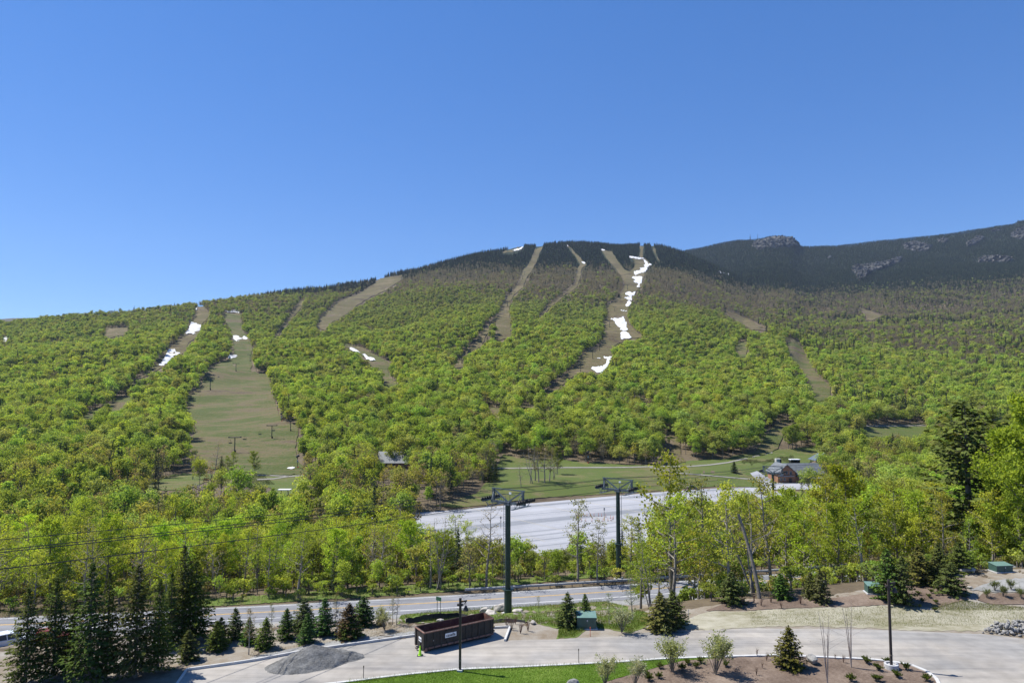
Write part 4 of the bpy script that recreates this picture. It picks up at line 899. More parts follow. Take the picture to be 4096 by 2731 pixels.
# ---- open-top roll-off container
def dumpster():
    A = np.array(G1(1697, 2612)); B = np.array(G1(1975, 2548)); d = (B - A)[:2]; L = np.hypot(*d); rz = math.atan2(d[1], d[0]); W = 2.1; h = 1.86
    t = thing('roll_off_dumpster', 'long rusty brown open-top dumpster parked in the kerbed bay', 'dumpster', (A[0], A[1], .06), rz)
    MB().box((L / 2, W / 2, .27), (L - .1, W - .1, .12)).build('floor', M_rusti, t)
    sk = MB().box((L / 2, .35, .13), (L - .3, .14, .16)).box((L / 2, W - .35, .13), (L - .3, .14, .16)).build('skid_rails', M_rustd, t)
    for x in (.7, L - .8):
        for y in (.2, W - .2): MB().tube((x, y - .09, .12), (x, y + .09, .12), .12, .12, 12).build('roller', M_rustd, t)
    for nm, y, yi in (('side_wall', .04, .085), ('side_wall', W - .04, W - .085)):
        w = MB().box((L / 2, y, (h + .2) / 2 + .1), (L - .12, .06, h - .22)).build(nm, M_rustd, t)
        MB().box((L / 2, yi, (h + .2) / 2 + .1), (L - .2, .02, h - .25)).build('inner_lining', M_rusti, w)
        out = -1 if y < 1 else 1
        m = MB().box((0, 0, 0), (.17, .10, h - .30), 0).mesh('rib', M_rustd, .02)
        n = 11
        for k in range(n):
            if k in (5,): continue
            link('rib', m, w, (.35 + k * (L - .7) / (n - 1), y + out * .07, h / 2 + .08))
        MB().bar((.06, y + out * .06, .36), (L - .06, y + out * .06, .36), .12, .16).build('lower_rail', M_rail, w)
    e = MB().box((.04, W / 2, (h + .2) / 2 + .1), (.06, W, h - .22)).build('front_wall', M_rustd, t)
    MB().box((.085, W / 2, h / 2 + .2), (.02, W - .2, h - .3)).build('inner_lining', M_rusti, e)
    MB().box((-.02, .16, h / 2 + .08), (.12, .3, h - .3)).box((-.02, W - .16, h / 2 + .08), (.12, .3, h - .3)).build('corner_posts', M_rustd, e)
    MB().box((-.03, W / 2, .45), (.10, .55, .55)).build('pull_hook_recess', M_dark, e)
    MB().tube((-.35, W / 2, .18), (0, W / 2, .22), .06, .06, 8).tube((-.35, W / 2 - .18, .18), (-.35, W / 2 + .18, .18), .07, .07, 8).build('pull_hook', M_rustd, e)
    MB().box((-.015, .95, 1.02), (.02, .6, .42)).build('notice', M_sign, e)
    MB().box((-.03, .95, 1.0), (.02, .5, .07)).build('notice_print', M_ink, e)
    for y in (.05, W - .05): MB().bar((-.04, y, .22), (.35, y, .22), .22, .2).build('bumper', M_rail, e)
    g = MB().box((L - .04, W / 2, (h + .2) / 2 + .1), (.06, W, h - .22)).build('tailgate', M_rustd, t)
    MB().box((L - .085, W / 2, h / 2 + .2), (.02, W - .2, h - .3)).build('inner_lining', M_rusti, g)
    for z in (.6, 1.0, 1.4): MB().box((L + .04, .06, z), (.16, .14, .12)).build('hinge', M_rustd, g)
    MB().box((L + .01, .02, 1.05), (.14, .05, .1)).build('reflector', M_yellow, g)
    r = MB().bar((-.06, .0, h), (L + .04, .0, h), .14, .12).bar((-.06, W, h), (L + .04, W, h), .14, .12).bar((0, .072, h + .002), (0, W - .072, h + .002), .14, .12).bar((L, .072, h + .002), (L, W - .072, h + .002), .14, .12)
    r.build('top_rail', M_rail, t, bevel=.02)
    p = MB().box((L * .40, -.075, 1.2), (1.7, .03, .95)).build('name_panel', M_rustd, t)
    MB().box((L * .36, -.105, 1.22), (1.25, .02, .42)).build('name_plate', M_sign, p)
    cu = bpy.data.curves.new('name_text', 'FONT'); cu.body = 'casella'; cu.size = .40; cu.align_x = 'CENTER'; cu.align_y = 'CENTER'; cu.extrude = .004; cu.offset = .008
    tmp = bpy.data.objects.new('tmp', cu); COL.objects.link(tmp); me = bpy.data.meshes.new_from_object(tmp.evaluated_get(bpy.context.evaluated_depsgraph_get())); bpy.data.objects.remove(tmp)
    me.transform(Matrix.Translation((L * .36, -.122, 1.22)) @ Matrix.Rotation(PI / 2, 4, 'X')); me.materials.clear(); me.materials.append(M_ink); link('name_lettering', me, p)
    MB().box((1.0, -.045, 1.0), (.1, .02, .09)).build('sticker', M_sign, t)
dumpster()

# ---- lamp posts
def lamp_post(base, hgt, label, base_kind, rz):
    t = thing('lamp_post', label, 'lamp post', base, rz, 'brown lamp posts by the drive')
    if base_kind: MB().lathe([(.62, 0), (.62, .42), (.60, .45), (.44, .45), (.44, .30), (.02, .30)], 24).build('concrete_ring', M_conc, t)
    else: MB().box((0, 0, .08), (.5, .5, .2)).build('base_plate', M_conc, t)
    z0 = .30 if base_kind else .18
    p = MB().box((0, 0, (hgt + z0) / 2), (.20, .20, hgt - z0)).build('post', M_postbrown, t, bevel=.015)
    MB().box((0, 0, hgt * .15), (.215, .215, .12)).build('number_band', M_timber, p)
    a = MB().box((-.02, 0, hgt - .62), (.52, .26, .16)).bar((.1, 0, hgt - .34), (.62, 0, hgt - .22), .12).bar((.58, 0, hgt - .2), (.30, 0, hgt - .64), .06).build('bracket_arm', M_postbrown, t)
    hd = MB(); hd.lathe([(.09, .42), (.12, .38), (.25, .02), (.25, 0), (.23, 0)], 12, (.52, 0, hgt - 1.12)).tube((.52, 0, hgt - .72), (.52, 0, hgt - .26), .03); hd.build('lamp_shade', M_postbrown, t)
    MB().lathe([(.2, 0), (.2, .03)], 12, (.52, 0, hgt - 1.10)).build('lens', M_glass, t)
q = G1(1840, 2688); lamp_post((q.x, q.y, .10), 6.55, 'dark brown lamp post in front of the rusty dumpster, at the lawn edge', False, -.15)
q = G1(3566, 2676); lamp_post((q.x, q.y, .10), 8.0, 'dark brown lamp post with round concrete base in the mulch island', True, -.1)

# ---- lime cone, gravel heap, kerbs
q = G1(1680, 2622); t = thing('traffic_cone', 'bright lime green traffic cone at the corner of the dumpster', 'traffic cone', (q.x, q.y, .055))
MB().box((0, 0, .02), (.52, .52, .04)).build('base', M_black, t); MB().lathe([(.19, .04), (.16, .08), (.045, .86), (.03, .9)], 18).build('cone_body', M_lime, t, smooth_on=False)
def heap(name, px, py, rx, ry, h, rz, mat, label, seed, second=None):
    r = np.random.default_rng(seed); c = G1(px, py); n = 64; gx, gy = np.meshgrid(np.linspace(-1.15, 1.15, n), np.linspace(-1.15, 1.15, n))
    ph = r.uniform(0, 6.28, 12)
    def bumpf(lx, ly): return sum(np.sin(lx * math.cos(p) * k + ly * math.sin(p) * k + p * 3) / k for p, k in zip(ph, (3, 4, 5.5, 7, 9, 12, 15, 19, 24, 30, 36, 44)))
    rr = np.sqrt(gx ** 2 + gy ** 2) + .06 * bumpf(gx * 1.2, gy * 1.2)
    z = h * np.clip(1 - rr, -.05, 1) ** .92 if False else h * np.where(rr < 1, (1 - np.maximum(rr, 0)) ** .95, -.04)
    if second:
        sx, sy, sr, sh = second; r2 = np.sqrt(((gx - sx) / sr) ** 2 + ((gy - sy) / sr) ** 2) + .08 * bumpf(gx * 2, gy * 2); z = np.maximum(z, h * sh * np.where(r2 < 1, 1 - r2, -.04))
    z = z + np.where(z > .05, h * .05 * bumpf(gx * 3, gy * 3), 0) + np.where(z > 0, r.normal(0, .022, z.shape), 0)
    v = np.stack([gx * rx, gy * ry, z], -1).reshape(-1, 3); i = (np.arange(n - 1)[:, None] * n + np.arange(n - 1)).ravel()
    o = link(name, mesh_np(name, v, [(np.stack([i, i + 1, i + n + 1, i + n], -1), 0)], [mat], False)); o.location = (c.x, c.y, .06); o.rotation_euler.z = rz
    return tag(o, label, 'gravel')
heap('gravel_heap', 1250, 2650, 4.1, 2.3, 1.65, .42, M_grav, 'grey heap of crushed gravel dumped on the drive left of the dumpster', 3, (.80, -.15, .42, .42))
def kerb_run(name, label, px, seglen, w, h, mat, z=.04):
    pts = [G1(*p) for p in px]; t = thing(name, label, 'kerb', (pts[0].x, pts[0].y, 0)); o = pts[0].copy(); P2 = []
    L = [0]
    for a, b in zip(pts[:-1], pts[1:]): L.append(L[-1] + (b - a).length)
    k = max(1, int(L[-1] / seglen)); s = np.linspace(0, L[-1], k + 1); xs = np.interp(s, L, [p.x for p in pts]); ys = np.interp(s, L, [p.y for p in pts])
    for i in range(k):
        a = Vector((xs[i] - o.x, ys[i] - o.y, z + h / 2)); b = Vector((xs[i + 1] - o.x, ys[i + 1] - o.y, z + h / 2)); g = (b - a).normalized() * .012
        MB().bar(a + g, b - g, w, h).build('kerb_stone', mat, t, bevel=.012)
    return t
kerb_run('granite_kerb', 'straight pale granite kerb behind the gravel heap and dumpster', KERB_FAR[1:], 1.9, .17, .24, M_kerb)
kerb_run('granite_kerb', 'short pale kerb closing the right end of the dumpster bay', [(2040, 2512), (2020, 2566)], 2.0, .22, .24, M_kerb)
kerb_run('granite_kerb', 'short kerb running toward the viewer below the dark spruces', [(745, 2685), (690, 2765)], 2.0, .17, .22, M_kerb)
kerb_run('granite_kerb', 'white curving kerb around the lawn and mulch island', ISL, 1.5, .30, .16, M_kerb, .03)

# ---- green service cabinets
def cabinet(px, py, w, d, h, rz, label, lid=True):
    q = G1(px, py); t = thing('utility_cabinet', label, 'cabinet', (q.x, q.y, q.z + .02), rz, 'green utility cabinets')
    MB().box((0, 0, .05), (w + .25, d + .25, .14)).build('concrete_pad', M_conc, t)
    b = MB().prism([(-d / 2, .12), (d / 2, .12), (d / 2, h), (-d / 2, h * .84)], -w / 2, w / 2, 'x').build('housing', M_dgreen, t)
    MB().box((0, -d / 2 - .012, h * .46), (.02, .03, h * .66)).build('door_seam', M_dark, b)
    MB().box((.06, -d / 2 - .02, h * .64), (.12, .03, .18)).build('padlock_plate', M_galv, b)
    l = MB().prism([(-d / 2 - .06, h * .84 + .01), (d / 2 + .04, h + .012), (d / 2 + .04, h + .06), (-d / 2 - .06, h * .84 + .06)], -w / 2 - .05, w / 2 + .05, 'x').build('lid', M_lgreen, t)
    return t
cabinet(2345, 2508, 2.05, 1.5, 1.45, -.02, 'dark green utility cabinet with pale lid beside the drive, near the flowering shrub')
cabinet(3495, 2372, 1.7, 1.3, 1.15, -.15, 'small green utility cabinet under the trees behind the mulch bed')
cabinet(4003, 2285, 2.3, 1.4, 1.05, .1, 'dark green utility cabinet at the top right of the bank')

# ---- stones
def rock(seed, sx, sy, sz, mat, name='boulder'):
    bm = bmesh.new(); bmesh.ops.create_icosphere(bm, subdivisions=3, radius=1); r = np.random.default_rng(seed); pl = [(Vector(r.normal(size=3)).normalized(), r.uniform(.5, .85)) for _ in range(9)]
    for v in bm.verts:
        for nn, dd in pl:
            e = v.co.dot(nn) - dd
            if e > 0: v.co -= nn * e * .9
        v.co = Vector((v.co.x * sx, v.co.y * sy, v.co.z * sz)) * (1 + .05 * math.sin(7 * v.co.x + 5 * v.co.z) + r.normal(0, .012))
    me = bpy.data.meshes.new(name); bm.to_mesh(me); bm.free(); me.materials.append(mat); return me
def boulder(px, py, s, label, seed, mat, sink=.25):
    q = G1(px, py); o = link('boulder', rock(seed, *s, mat), None, (q.x, q.y, q.z + s[2] * (1 - sink))); o.rotation_euler.z = seed; return tag(o, label, 'boulder')
boulder(1935, 2452, (.9, .7, .55), 'pale rounded boulder left of the near lift tower', 1, M_stonew)
boulder(1965, 2462, (1.3, .9, .6), 'flat tan boulder in front of the boulder pair by the lift tower', 2, M_stonew)
boulder(2000, 2444, (1.2, .9, .75), 'largest grey boulder touching the near lift tower', 3, M_stonew)
boulder(2072, 2447, (1.15, .7, .35), 'low grey boulder in grass right of the lift tower', 4, M_stonew)
boulder(3250, 2655, (.75, .6, .5), 'tan boulder beside the young spruce in the mulch island', 5, M_stone)
boulder(3864, 2290, (1.1, .8, .6), 'grey white boulder left of the upper right cabinet', 6, M_stonew)
boulder(2290, 2757, (.7, .5, .5), 'lichen stained boulder at the bottom edge of the lawn', 7, M_stone)
boulder(2130, 2495, (.5, .35, .22), 'small white rock at the end of the silt fence', 8, M_stonew)
boulder(3880, 2354, (.35, .28, .22), 'small pale rock right of the lone round spruce', 9, M_stonew)
boulder(1760, 2487, (.45, .3, .22), 'small pale rock by the silt fence behind the dumpster', 10, M_stonew)
def rubble(name, label, px_pts, n, s0, s1, seed, hgt):
    """heap of broken stone, stones too small to pick apart"""
    r = np.random.default_rng(seed); poly = [tuple(G1(*p))[:2] for p in px_pts]; a = np.array(poly); base = [rock(seed * 10 + k, 1, .75, .6, M_stone) for k in range(1)]
    bm = bmesh.new(); bmesh.ops.create_icosphere(bm, subdivisions=1, radius=1); bv = np.array([tuple(v.co) for v in bm.verts]); bf = np.array([[v.index for v in f.verts] for f in bm.faces]); bm.free()
    bpy.data.meshes.remove(base[0]); cen = a.mean(0); V, Fc, k = [], [], 0
    while k < n:
        x, y = r.uniform(a.min(0), a.max(0))
        if not inpoly(np.array([x]), np.array([y]), poly)[0]: continue
        s = r.uniform(s0, s1); edge = min(1, np.min(np.hypot(a[:, 0] - x, a[:, 1] - y)) / 1.2); z = H(x, y) + hgt * edge * r.uniform(.2, 1) + s * .3
        M = np.linalg.qr(r.normal(size=(3, 3)))[0]; v = (bv * r.uniform(.75, 1.2, (len(bv), 1)) * [s, s * .8, s * .55]) @ M.T + [x, y, float(z)]
        V.append(v); Fc.append(bf + k * len(bv)); k += 1
    o = link(name, mesh_np(name, np.concatenate(V), [(np.concatenate(Fc), 0)], [M_stone])); return tag(o, label, 'rocks', kind='stuff')
rubble('stone_heap', 'heap of broken grey stone beside the drive at right', zz(0, 0, 1, [(3930,2532),(4000,2502),(4100,2500),(4250,2520),(4250,2560),(4090,2548),(4000,2538)]), 420, .12, .3, 3, .75)
rubble('riprap_bank', 'grey riprap stones on the bank behind the young spruces', zz(0, 0, 1, [(1310,2520),(1310,2465),(1400,2425),(1480,2428),(1500,2450),(1440,2480),(1400,2525)]), 700, .12, .32, 4, .25)
rubble('riprap_bank', 'scattered grey riprap left of the young spruces', zz(0, 0, 1, [(1090,2500),(1200,2480),(1240,2500),(1200,2530),(1110,2535)]), 260, .1, .26, 5, .15)

# ---- silt fence, culvert, sign, stakes
def cloth_run(label, px, h, seed):
    r = np.random.default_rng(seed); pts = [G1(*p) for p in px]; t = thing('silt_fence', label, 'silt fence', tuple(pts[0])); o = pts[0]; b = MB(); n = 0
    fine = []
    for a, c in zip(pts[:-1], pts[1:]):
        for k in range(6): fine.append(a.lerp(c, k / 6))
    fine.append(pts[-1]); hh = [h * (.55 + .45 * math.sin(3.1 * i / len(fine)) + r.normal(0, .06)) for i in range(len(fine))]
    v = []; f = []
    for i, p in enumerate(fine):
        z = float(H(p.x, p.y)); q = p - o
        v += [(q.x, q.y, z - o.z - .05), (q.x, q.y + .25, z - o.z + hh[i]), (q.x, q.y + .30, z - o.z + hh[i]), (q.x, q.y + .05, z - o.z - .05)]
        if i:
            j = 4 * i; f += [(j - 4, j, j + 1, j - 3), (j - 3, j + 1, j + 2, j - 2), (j - 2, j + 2, j + 3, j - 1)]
    b.add(v, f).build('cloth', M_fab, t)
    for p in pts: z = float(H(p.x, p.y)); MB().bar((p.x - o.x, p.y - o.y + .33, z - o.z - .1), (p.x - o.x, p.y - o.y + .33, z - o.z + h * 1.15), .05).build('stake', M_timber, t)
cloth_run('sagging black silt fence behind the dumpster', [(1622,2493),(1680,2487),(1730,2480),(1790,2478),(1840,2474),(1868,2476)], .75, 1)
cloth_run('short collapsed black silt fence right of the dumpster', [(1975,2488),(2010,2486),(2045,2486),(2100,2490)], .25, 2)
q = G1(1755, 2465); t = thing('road_sign', 'green road sign seen edge-on, on two thin posts', 'sign', tuple(q), -.55)
for x in (-.3, .3): MB().bar((x, 0, -.2), (x, 0, 2.6), .06).build('post', M_steel, t)
MB().box((0, -.05, 2.6), (.95, .03, .55)).build('plate', M_signg, t)
def stake(px, py, h, mat, label, w=.05, cat='marker stake'):
    q = G1(px, py); t = thing('marker_stake', label, cat, (q.x, q.y, q.z + .03)); MB().bar((0, 0, -.05), (0, 0, h), w).build('rod', mat, t); MB().box((0, 0, h - .08), (w * 1.5, w * 1.5, .16)).build('tip', mat, t)
stake(1454, 2720, 1.25, M_postbrown, 'thin dark snow stake at the lawn kerb left of the lamp post')
stake(2315, 2658, 1.45, M_postbrown, 'thin dark snow stake at the lawn kerb below the green cabinet')
stake(2361, 2545, .95, M_orange, 'short orange stake in front of the green cabinet')
stake(2895, 2625, 1.4, M_postbrown, 'thin dark snow stake behind the leafy shrub of the mulch island')
stake(2754, 2470, .9, M_conc, 'short white stake beside the round dark spruces')
# pipe culvert end on the bank
q0, q1 = G1(1415, 2508), G1(1510, 2476); t = thing('drain_pipe', 'pale drain pipe lying behind the young spruces', 'pipe', tuple(q0)); d_ = q1 - q0
MB().tube((0, 0, .15), (d_.x, d_.y, d_.z + .15), .16, .16, 12).build('pipe', M_galv, t); MB().tube((d_.x, d_.y, d_.z + .15), (d_.x * 1.02, d_.y * 1.02, d_.z + .15), .2, .2, 12).build('collar', M_galv, t)
# root ball wrapped in burlap
q = G1(1520, 2500); o = link('root_ball', rock(31, .5, .5, .48, M_burlap), None, (q.x, q.y, q.z + .4)); tag(o, 'round brown burlap root ball beside the pale shrub', 'root ball')
for k, (px, py, L, a) in enumerate([(1545,2545,1.6,-.35),(1570,2552,3.0,.12),(1575,2557,2.4,.16)]):
    q = G1(px, py); o = MB().bar((-L/2, 0, .06), (L/2, 0, .06), .09, .05).build('loose_board', M_timber); o.location = (q.x, q.y, q.z + .02); o.rotation_euler.z = a
    tag(o, ['short loose board on the dirt behind the kerb', 'longest loose board on the dirt behind the kerb', 'loose board nearest the kerb left of the dumpster'][k], 'board')

# ---- guardrail
def guardrail(label, x0, x1, off, end_left):
    t = thing('guardrail', label, 'guardrail', (x0, float(yw(x0)) + off, -8)); o = Vector((x0, yw(x0) + off, -8))
    prof = [(-.02, .42), (.03, .48), (-.03, .56), (-.03, .66), (.03, .75), (-.02, .82), (-.05, .82), (0, .75), (-.06, .66), (-.06, .56), (0, .48), (-.05, .42)]
    xs = np.arange(x0, x1 + .1, 3.8); n = len(prof)
    for i in range(len(xs) - 1):
        v = []
        for x in (xs[i], xs[i + 1] + .05): v += [(x - o.x, yw(x) + off - o.y + .12 - a * 2.0, z) for a, z in prof]
        f = [(k, (k + 1) % n, n + (k + 1) % n, n + k) for k in range(n)] + [tuple(range(n - 1, -1, -1)), tuple(range(n, 2 * n))]
        MB().add(v, f).build('rail_beam', M_galv, t)
    m = MB().box((0, .32, .27), (.15, .18, 1.0)).mesh('post', M_timber)
    for x in np.arange(x0 + .9, x1, 1.9): link('post', m, t, (x - o.x, yw(x) + off - o.y, 0))
guardrail('grey steel guardrail along the far side of the road, crossing behind the lift tower', float(P(1858, 2350, 114)[0]), 72, 7.0, True)

# ---- car park furniture
def delineator(px, py, k):
    q = G1(px, py); t = thing('delineator_post', 'orange delineator post in the ring on the empty car park', 'delineator', (q.x, q.y, q.z + .08), 0, 'orange delineator posts around the marked hole'); a = rnd.uniform(-.12, .12)
    MB().box((0, 0, .05), (.45, .45, .1)).build('base', M_black, t); MB().tube((0, 0, .1), (a, 0, 1.1), .06, .045, 8).build('post', M_orange, t); 
for k, (zx, zy) in enumerate([(590,790),(640,770),(705,790),(775,785),(865,775),(970,765),(1092,762),(1230,762),(1395,760),(1505,775),(1660,795),(1825,835),(1910,893),(1925,858),(1845,920),(1738,942),(1553,958),(1375,970),(1152,964),(935,962),(780,940),(600,850)]):
    delineator(2240 + zx / 9.046, 1980 + zy / 9.046, k)
for k, zy in enumerate([(2070,290),(2105,305),(2165,318),(2200,325),(2225,325)]):
    q = G1(1800 + zy[0] / 2.94, 1880 + zy[1] / 2.94); t = thing('delineator_post', 'faded delineator post in the line right of the farther lift tower', 'delineator', (q.x, q.y, q.z + .08), 0, 'delineator posts right of the farther tower')
    MB().box((0, 0, .05), (.4, .4, .1)).build('base', M_black, t); MB().tube((0, 0, .1), (0, 0, 1.1), .05, .04, 8).build('post', M_conc, t)
for (bx, by, tx, lab) in ((1180, 840, -.45, 'leaning aisle sign post with yellow base in the car park'), (1600, 930, .01, 'upright aisle sign post with yellow base in the car park')):
    q = G1(2240 + bx / 9.046, 1980 + by / 9.046); t = thing('aisle_sign_post', lab, 'sign post', (q.x, q.y, q.z + .08)); hh = 3.9; top = Vector((tx * hh * 1.3, 0, hh)) ; 
    MB().tube((0, 0, -.1), tuple(top * .38), .13, .13, 10).build('yellow_sleeve', M_yellow, t); MB().tube(tuple(top * .38), tuple(top), .06, .06, 8).build('pole', M_postbrown, t)
    MB().box((top.x, -.08, top.z), (.45, .04, .75)).build('plate', M_ink, t); MB().box((top.x, -.11, top.z), (.16, .02, .3)).build('plate_mark', M_sign, t)
q = G1(2003, 2112); t = thing('aisle_sign_post', 'aisle sign post seen just left of the nearer lift tower', 'sign post', tuple(q)); MB().tube((0, 0, 0), (0, 0, 3.4), .06, .06, 8).build('pole', M_postbrown, t); MB().box((0, -.08, 3.4), (.45, .04, .75)).build('plate', M_ink, t); MB().box((0, -.11, 3.4), (.16, .02, .3)).build('plate_mark', M_sign, t)

# ---- cars
def car(loc, rz, paint, label, suv=True, k=1.0):
    t = thing('car', label, 'car', loc, rz, None, k)            # nose towards +x
    body = [(-2.25,.45),(-2.3,.8),(-2.22,1.02),(-1.9,1.08),(.85,1.05),(1.9,.92),(2.28,.72),(2.3,.42),(1.75,.36),(-1.75,.36)]
    MB().prism(body, -.90, .90).build('body', paint, t, bevel=.07)
    cab = [(-2.05,1.06),(-1.78,1.52),(-1.2,1.66),(.05,1.66),(.35,1.56),(1.1,1.06)] if suv else [(-1.3,1.06),(-.8,1.45),(.2,1.47),(1.0,1.06)]
    b = MB(); v = []
    for y, s in ((-.84, 0), (-.70, 1), (.70, 1), (.84, 0)): pass
    n = len(cab); low = [0, n - 1]
    for sgn in (-1, 1):
        for i, (x, z) in enumerate(cab): v.append((x, sgn * (.86 if i in low else .70), z))
    f = [(i, (i + 1) % n, n + (i + 1) % n, n + i) for i in range(n)] + [tuple(range(n - 1, -1, -1)), tuple(range(n, 2 * n))]
    b.add(v, f).build('cabin', M_glass, t)
    MB().box((-.62 if suv else -.3, 0, 1.675 if suv else 1.48), (1.75 if suv else 1.0, 1.36, .05)).build('roof', paint, t, bevel=.02)
    for s in (-1, 1):
        MB().bar((-2.02, s * .855, 1.06), (-1.2, s * .72, 1.65), .09).bar((-1.2, s * .715, 1.66), (.05, s * .715, 1.66), .07).bar((.05, s * .715, 1.66), (1.1, s * .86, 1.06), .07).bar((-.35, s * .86, 1.06), (-.42, s * .72, 1.64), .09).build('pillars', paint, t)
        MB().box((-2.24, s * .68, .93), (.14, .34, .13)).build('tail_lamp', M_tail, t); MB().box((2.2, s * .65, .78), (.16, .36, .12)).build('headlight', M_sign, t)
        for x in (-1.4, 1.42):
            w = MB().tube((x, s * .70, .34), (x, s * .92, .34), .35, .35, 18).build('wheel', M_black, t); MB().tube((x, s * .915, .34), (x, s * .94, .34), .21, .21, 12).build('rim', M_galv, w)
    MB().box((-2.27, 0, .55), (.1, 1.5, .2)).build('bumper', M_black, t)
q = P(42, 2538, 82.0); car((q[0], q[1], float(H(q[0], q[1])) + .02), .72, M_wcar, 'white car parked at the left edge behind the dark spruces')
q = P(200, 2525, 87.0); car((q[0], q[1], float(H(q[0], q[1])) + .02), .5, M_rcar, 'red car glimpsed between the dark spruces at left')
q = G1(2770, 1957); car((q.x, q.y, q.z + .15), .2, M_bcar, 'dark brown car at the far edge of the car park')
for k, (px, py, pm, lab) in enumerate([(3145,1930,M_wcar,'white car left in front of the timber lodge'),(3262,1926,M_wcar,'white car right in front of the timber lodge'),(3445,1936,M_wcar,'pale car parked right of the timber lodge')]):
    q = G1(px, py); car((q.x, q.y, q.z + .15), .1 + k * .2, pm, lab)

# ================================================================ buildings and lifts farther off
def windows(t, wall, pts, w, h, y):
    m = MB().box((0, 0, 0), (w, .06, h)).mesh('window', M_conc); p = MB().box((0, -.035, 0), (w - .16, .02, h - .16)).mesh('pane', M_glass)
    for x, z in pts: o = link('window', m, wall, (x, y, z)); link('pane', p, o)
def gable(t, x0, x1, y0, y1, eave, ridge, wallm, roofm, along='x', over=.6, nm='wall'):
    """walls with a gable roof; the ridge runs along x or y"""
    if along == 'x':
        my = (y0 + y1) / 2; w = MB().prism([(y0, 0), (y1, 0), (y1, eave), (my, ridge - .1), (y0, eave)], x0, x1, 'x').build(nm, wallm, t)
        r = MB(); k = (ridge - eave) / (my - y0)
        for s, e in ((-1, y0 - over), (1, y1 + over)):
            ez = eave - over * k; r.add([(x0 - over, e, ez), (x1 + over, e, ez), (x1 + over, my, ridge), (x0 - over, my, ridge), (x0 - over, e, ez + .2), (x1 + over, e, ez + .2), (x1 + over, my, ridge + .2), (x0 - over, my, ridge + .2)],
                  [(0,1,2,3),(7,6,5,4),(0,4,5,1),(1,5,6,2),(2,6,7,3),(3,7,4,0)])
    else:
        mx = (x0 + x1) / 2; w = MB().prism([(x0, 0), (x1, 0), (x1, eave), (mx, ridge - .1), (x0, eave)], y0, y1, 'y').build(nm, wallm, t)
        r = MB(); k = (ridge - eave) / (mx - x0)
        for s, e in ((-1, x0 - over), (1, x1 + over)):
            ez = eave - over * k; r.add([(e, y0 - over, ez), (e, y1 + over, ez), (mx, y1 + over, ridge), (mx, y0 - over, ridge), (e, y0 - over, ez + .2), (e, y1 + over, ez + .2), (mx, y1 + over, ridge + .2), (mx, y0 - over, ridge + .2)],
                  [(0,1,2,3),(7,6,5,4),(0,4,5,1),(1,5,6,2),(2,6,7,3),(3,7,4,0)])
    return w, r.build('roof', roofm, t)
# timber lodge behind the car park: gabled wing at the left, long roof to the right
q = P(3112, 1914, 322); q[2] = H(q[0], q[1])
t = thing('timber_lodge', 'brown timber lodge with gable end and long blue grey roof beyond the car park', 'building', tuple(q), .06)
w, r = gable(t, 0, 8.4, 0, 11, 5.0, 8.6, M_log, M_roofb, 'y', .8)
windows(t, w, [(2.2, 4.6), (4.2, 4.9), (6.2, 4.6)], 1.1, 1.6, -.04); windows(t, w, [(1.5, 1.9), (3.2, 1.9)], 1.0, 1.3, -.04)
MB().box((5.9, -.05, 1.2), (1.3, .1, 2.4)).build('door', M_dark, t); MB().box((4.2, -.5, 3.3), (6.5, 1.0, .16)).build('porch_roof', M_conc, t)
w2, r2 = gable(t, 6.5, 24, 1.0, 12, 4.4, 8.4, M_log, M_roofb, 'x', .9, 'long_wall')
MB().box((15.6, .97, 3.6), (15.0, .08, 1.3)).build('window_band', M_dark, w2)
MB().add([(9.5, -1.8, 2.3), (24.5, -1.8, 2.3), (24.5, .92, 3.0), (9.5, .92, 3.0), (9.5, -1.8, 2.45), (24.5, -1.8, 2.45), (24.5, .92, 3.15), (9.5, .92, 3.15)], [(3,2,1,0),(4,5,6,7),(0,1,5,4),(1,2,6,5),(2,3,7,6),(3,0,4,7)]).build('awning', M_roofb, t)
for x in np.linspace(9.8, 24.2, 7): MB().bar((x, -1.7, 0), (x, -1.7, 2.35), .18).build('awning_post', M_timber, t)
w3, r3 = gable(t, 24.2, 33, -1.5, 9, 3.6, 6.6, M_log, M_roofb, 'x', .7, 'end_wall')
# open pavilion behind it
q = P(3297, 1850, 352); q[2] = H(q[0], q[1]) + .1
t = thing('open_pavilion', 'dark roofed open pavilion with log posts behind the timber lodge', 'building', tuple(q), .05)
MB().box((8, 6, 2.0), (20, 13, .3)).build('deck', M_conc, t)
for x in (-1, 4.3, 9.6, 15): MB().bar((x, 0, 0), (x, 0, 4.6), .35).build('log_post', M_timber, t); MB().bar((x, 12, 0), (x, 12, 4.6), .35).build('log_post', M_timber, t)
b = MB().prism([(-1.6, 4.5), (4.2, 7.6), (10.0, 4.5)], -.4, 0, 'y'); b.build('gable_truss', M_dark, t)
r = MB()
for x0, x1 in ((-2.2, 4.2), (10.6, 4.2)): r.add([(x0, -1, 4.3), (x0, 13, 4.3), (x1, 13, 7.8), (x1, -1, 7.8), (x0, -1, 4.5), (x0, 13, 4.5), (x1, 13, 8.0), (x1, -1, 8.0)], [(0,1,2,3),(7,6,5,4),(0,4,5,1),(1,5,6,2),(2,6,7,3),(3,7,4,0)])
r.build('roof', M_roofd, t)
gable(t, 10.8, 18, 1, 11, 4.4, 6.6, M_dark, M_roofd, 'x', .5, 'side_wing')
for x in np.linspace(-.6, 14.5, 9): MB().bar((x, -.45, 2.1), (x, -.45, 3.1), .08).build('baluster', M_timber, t)
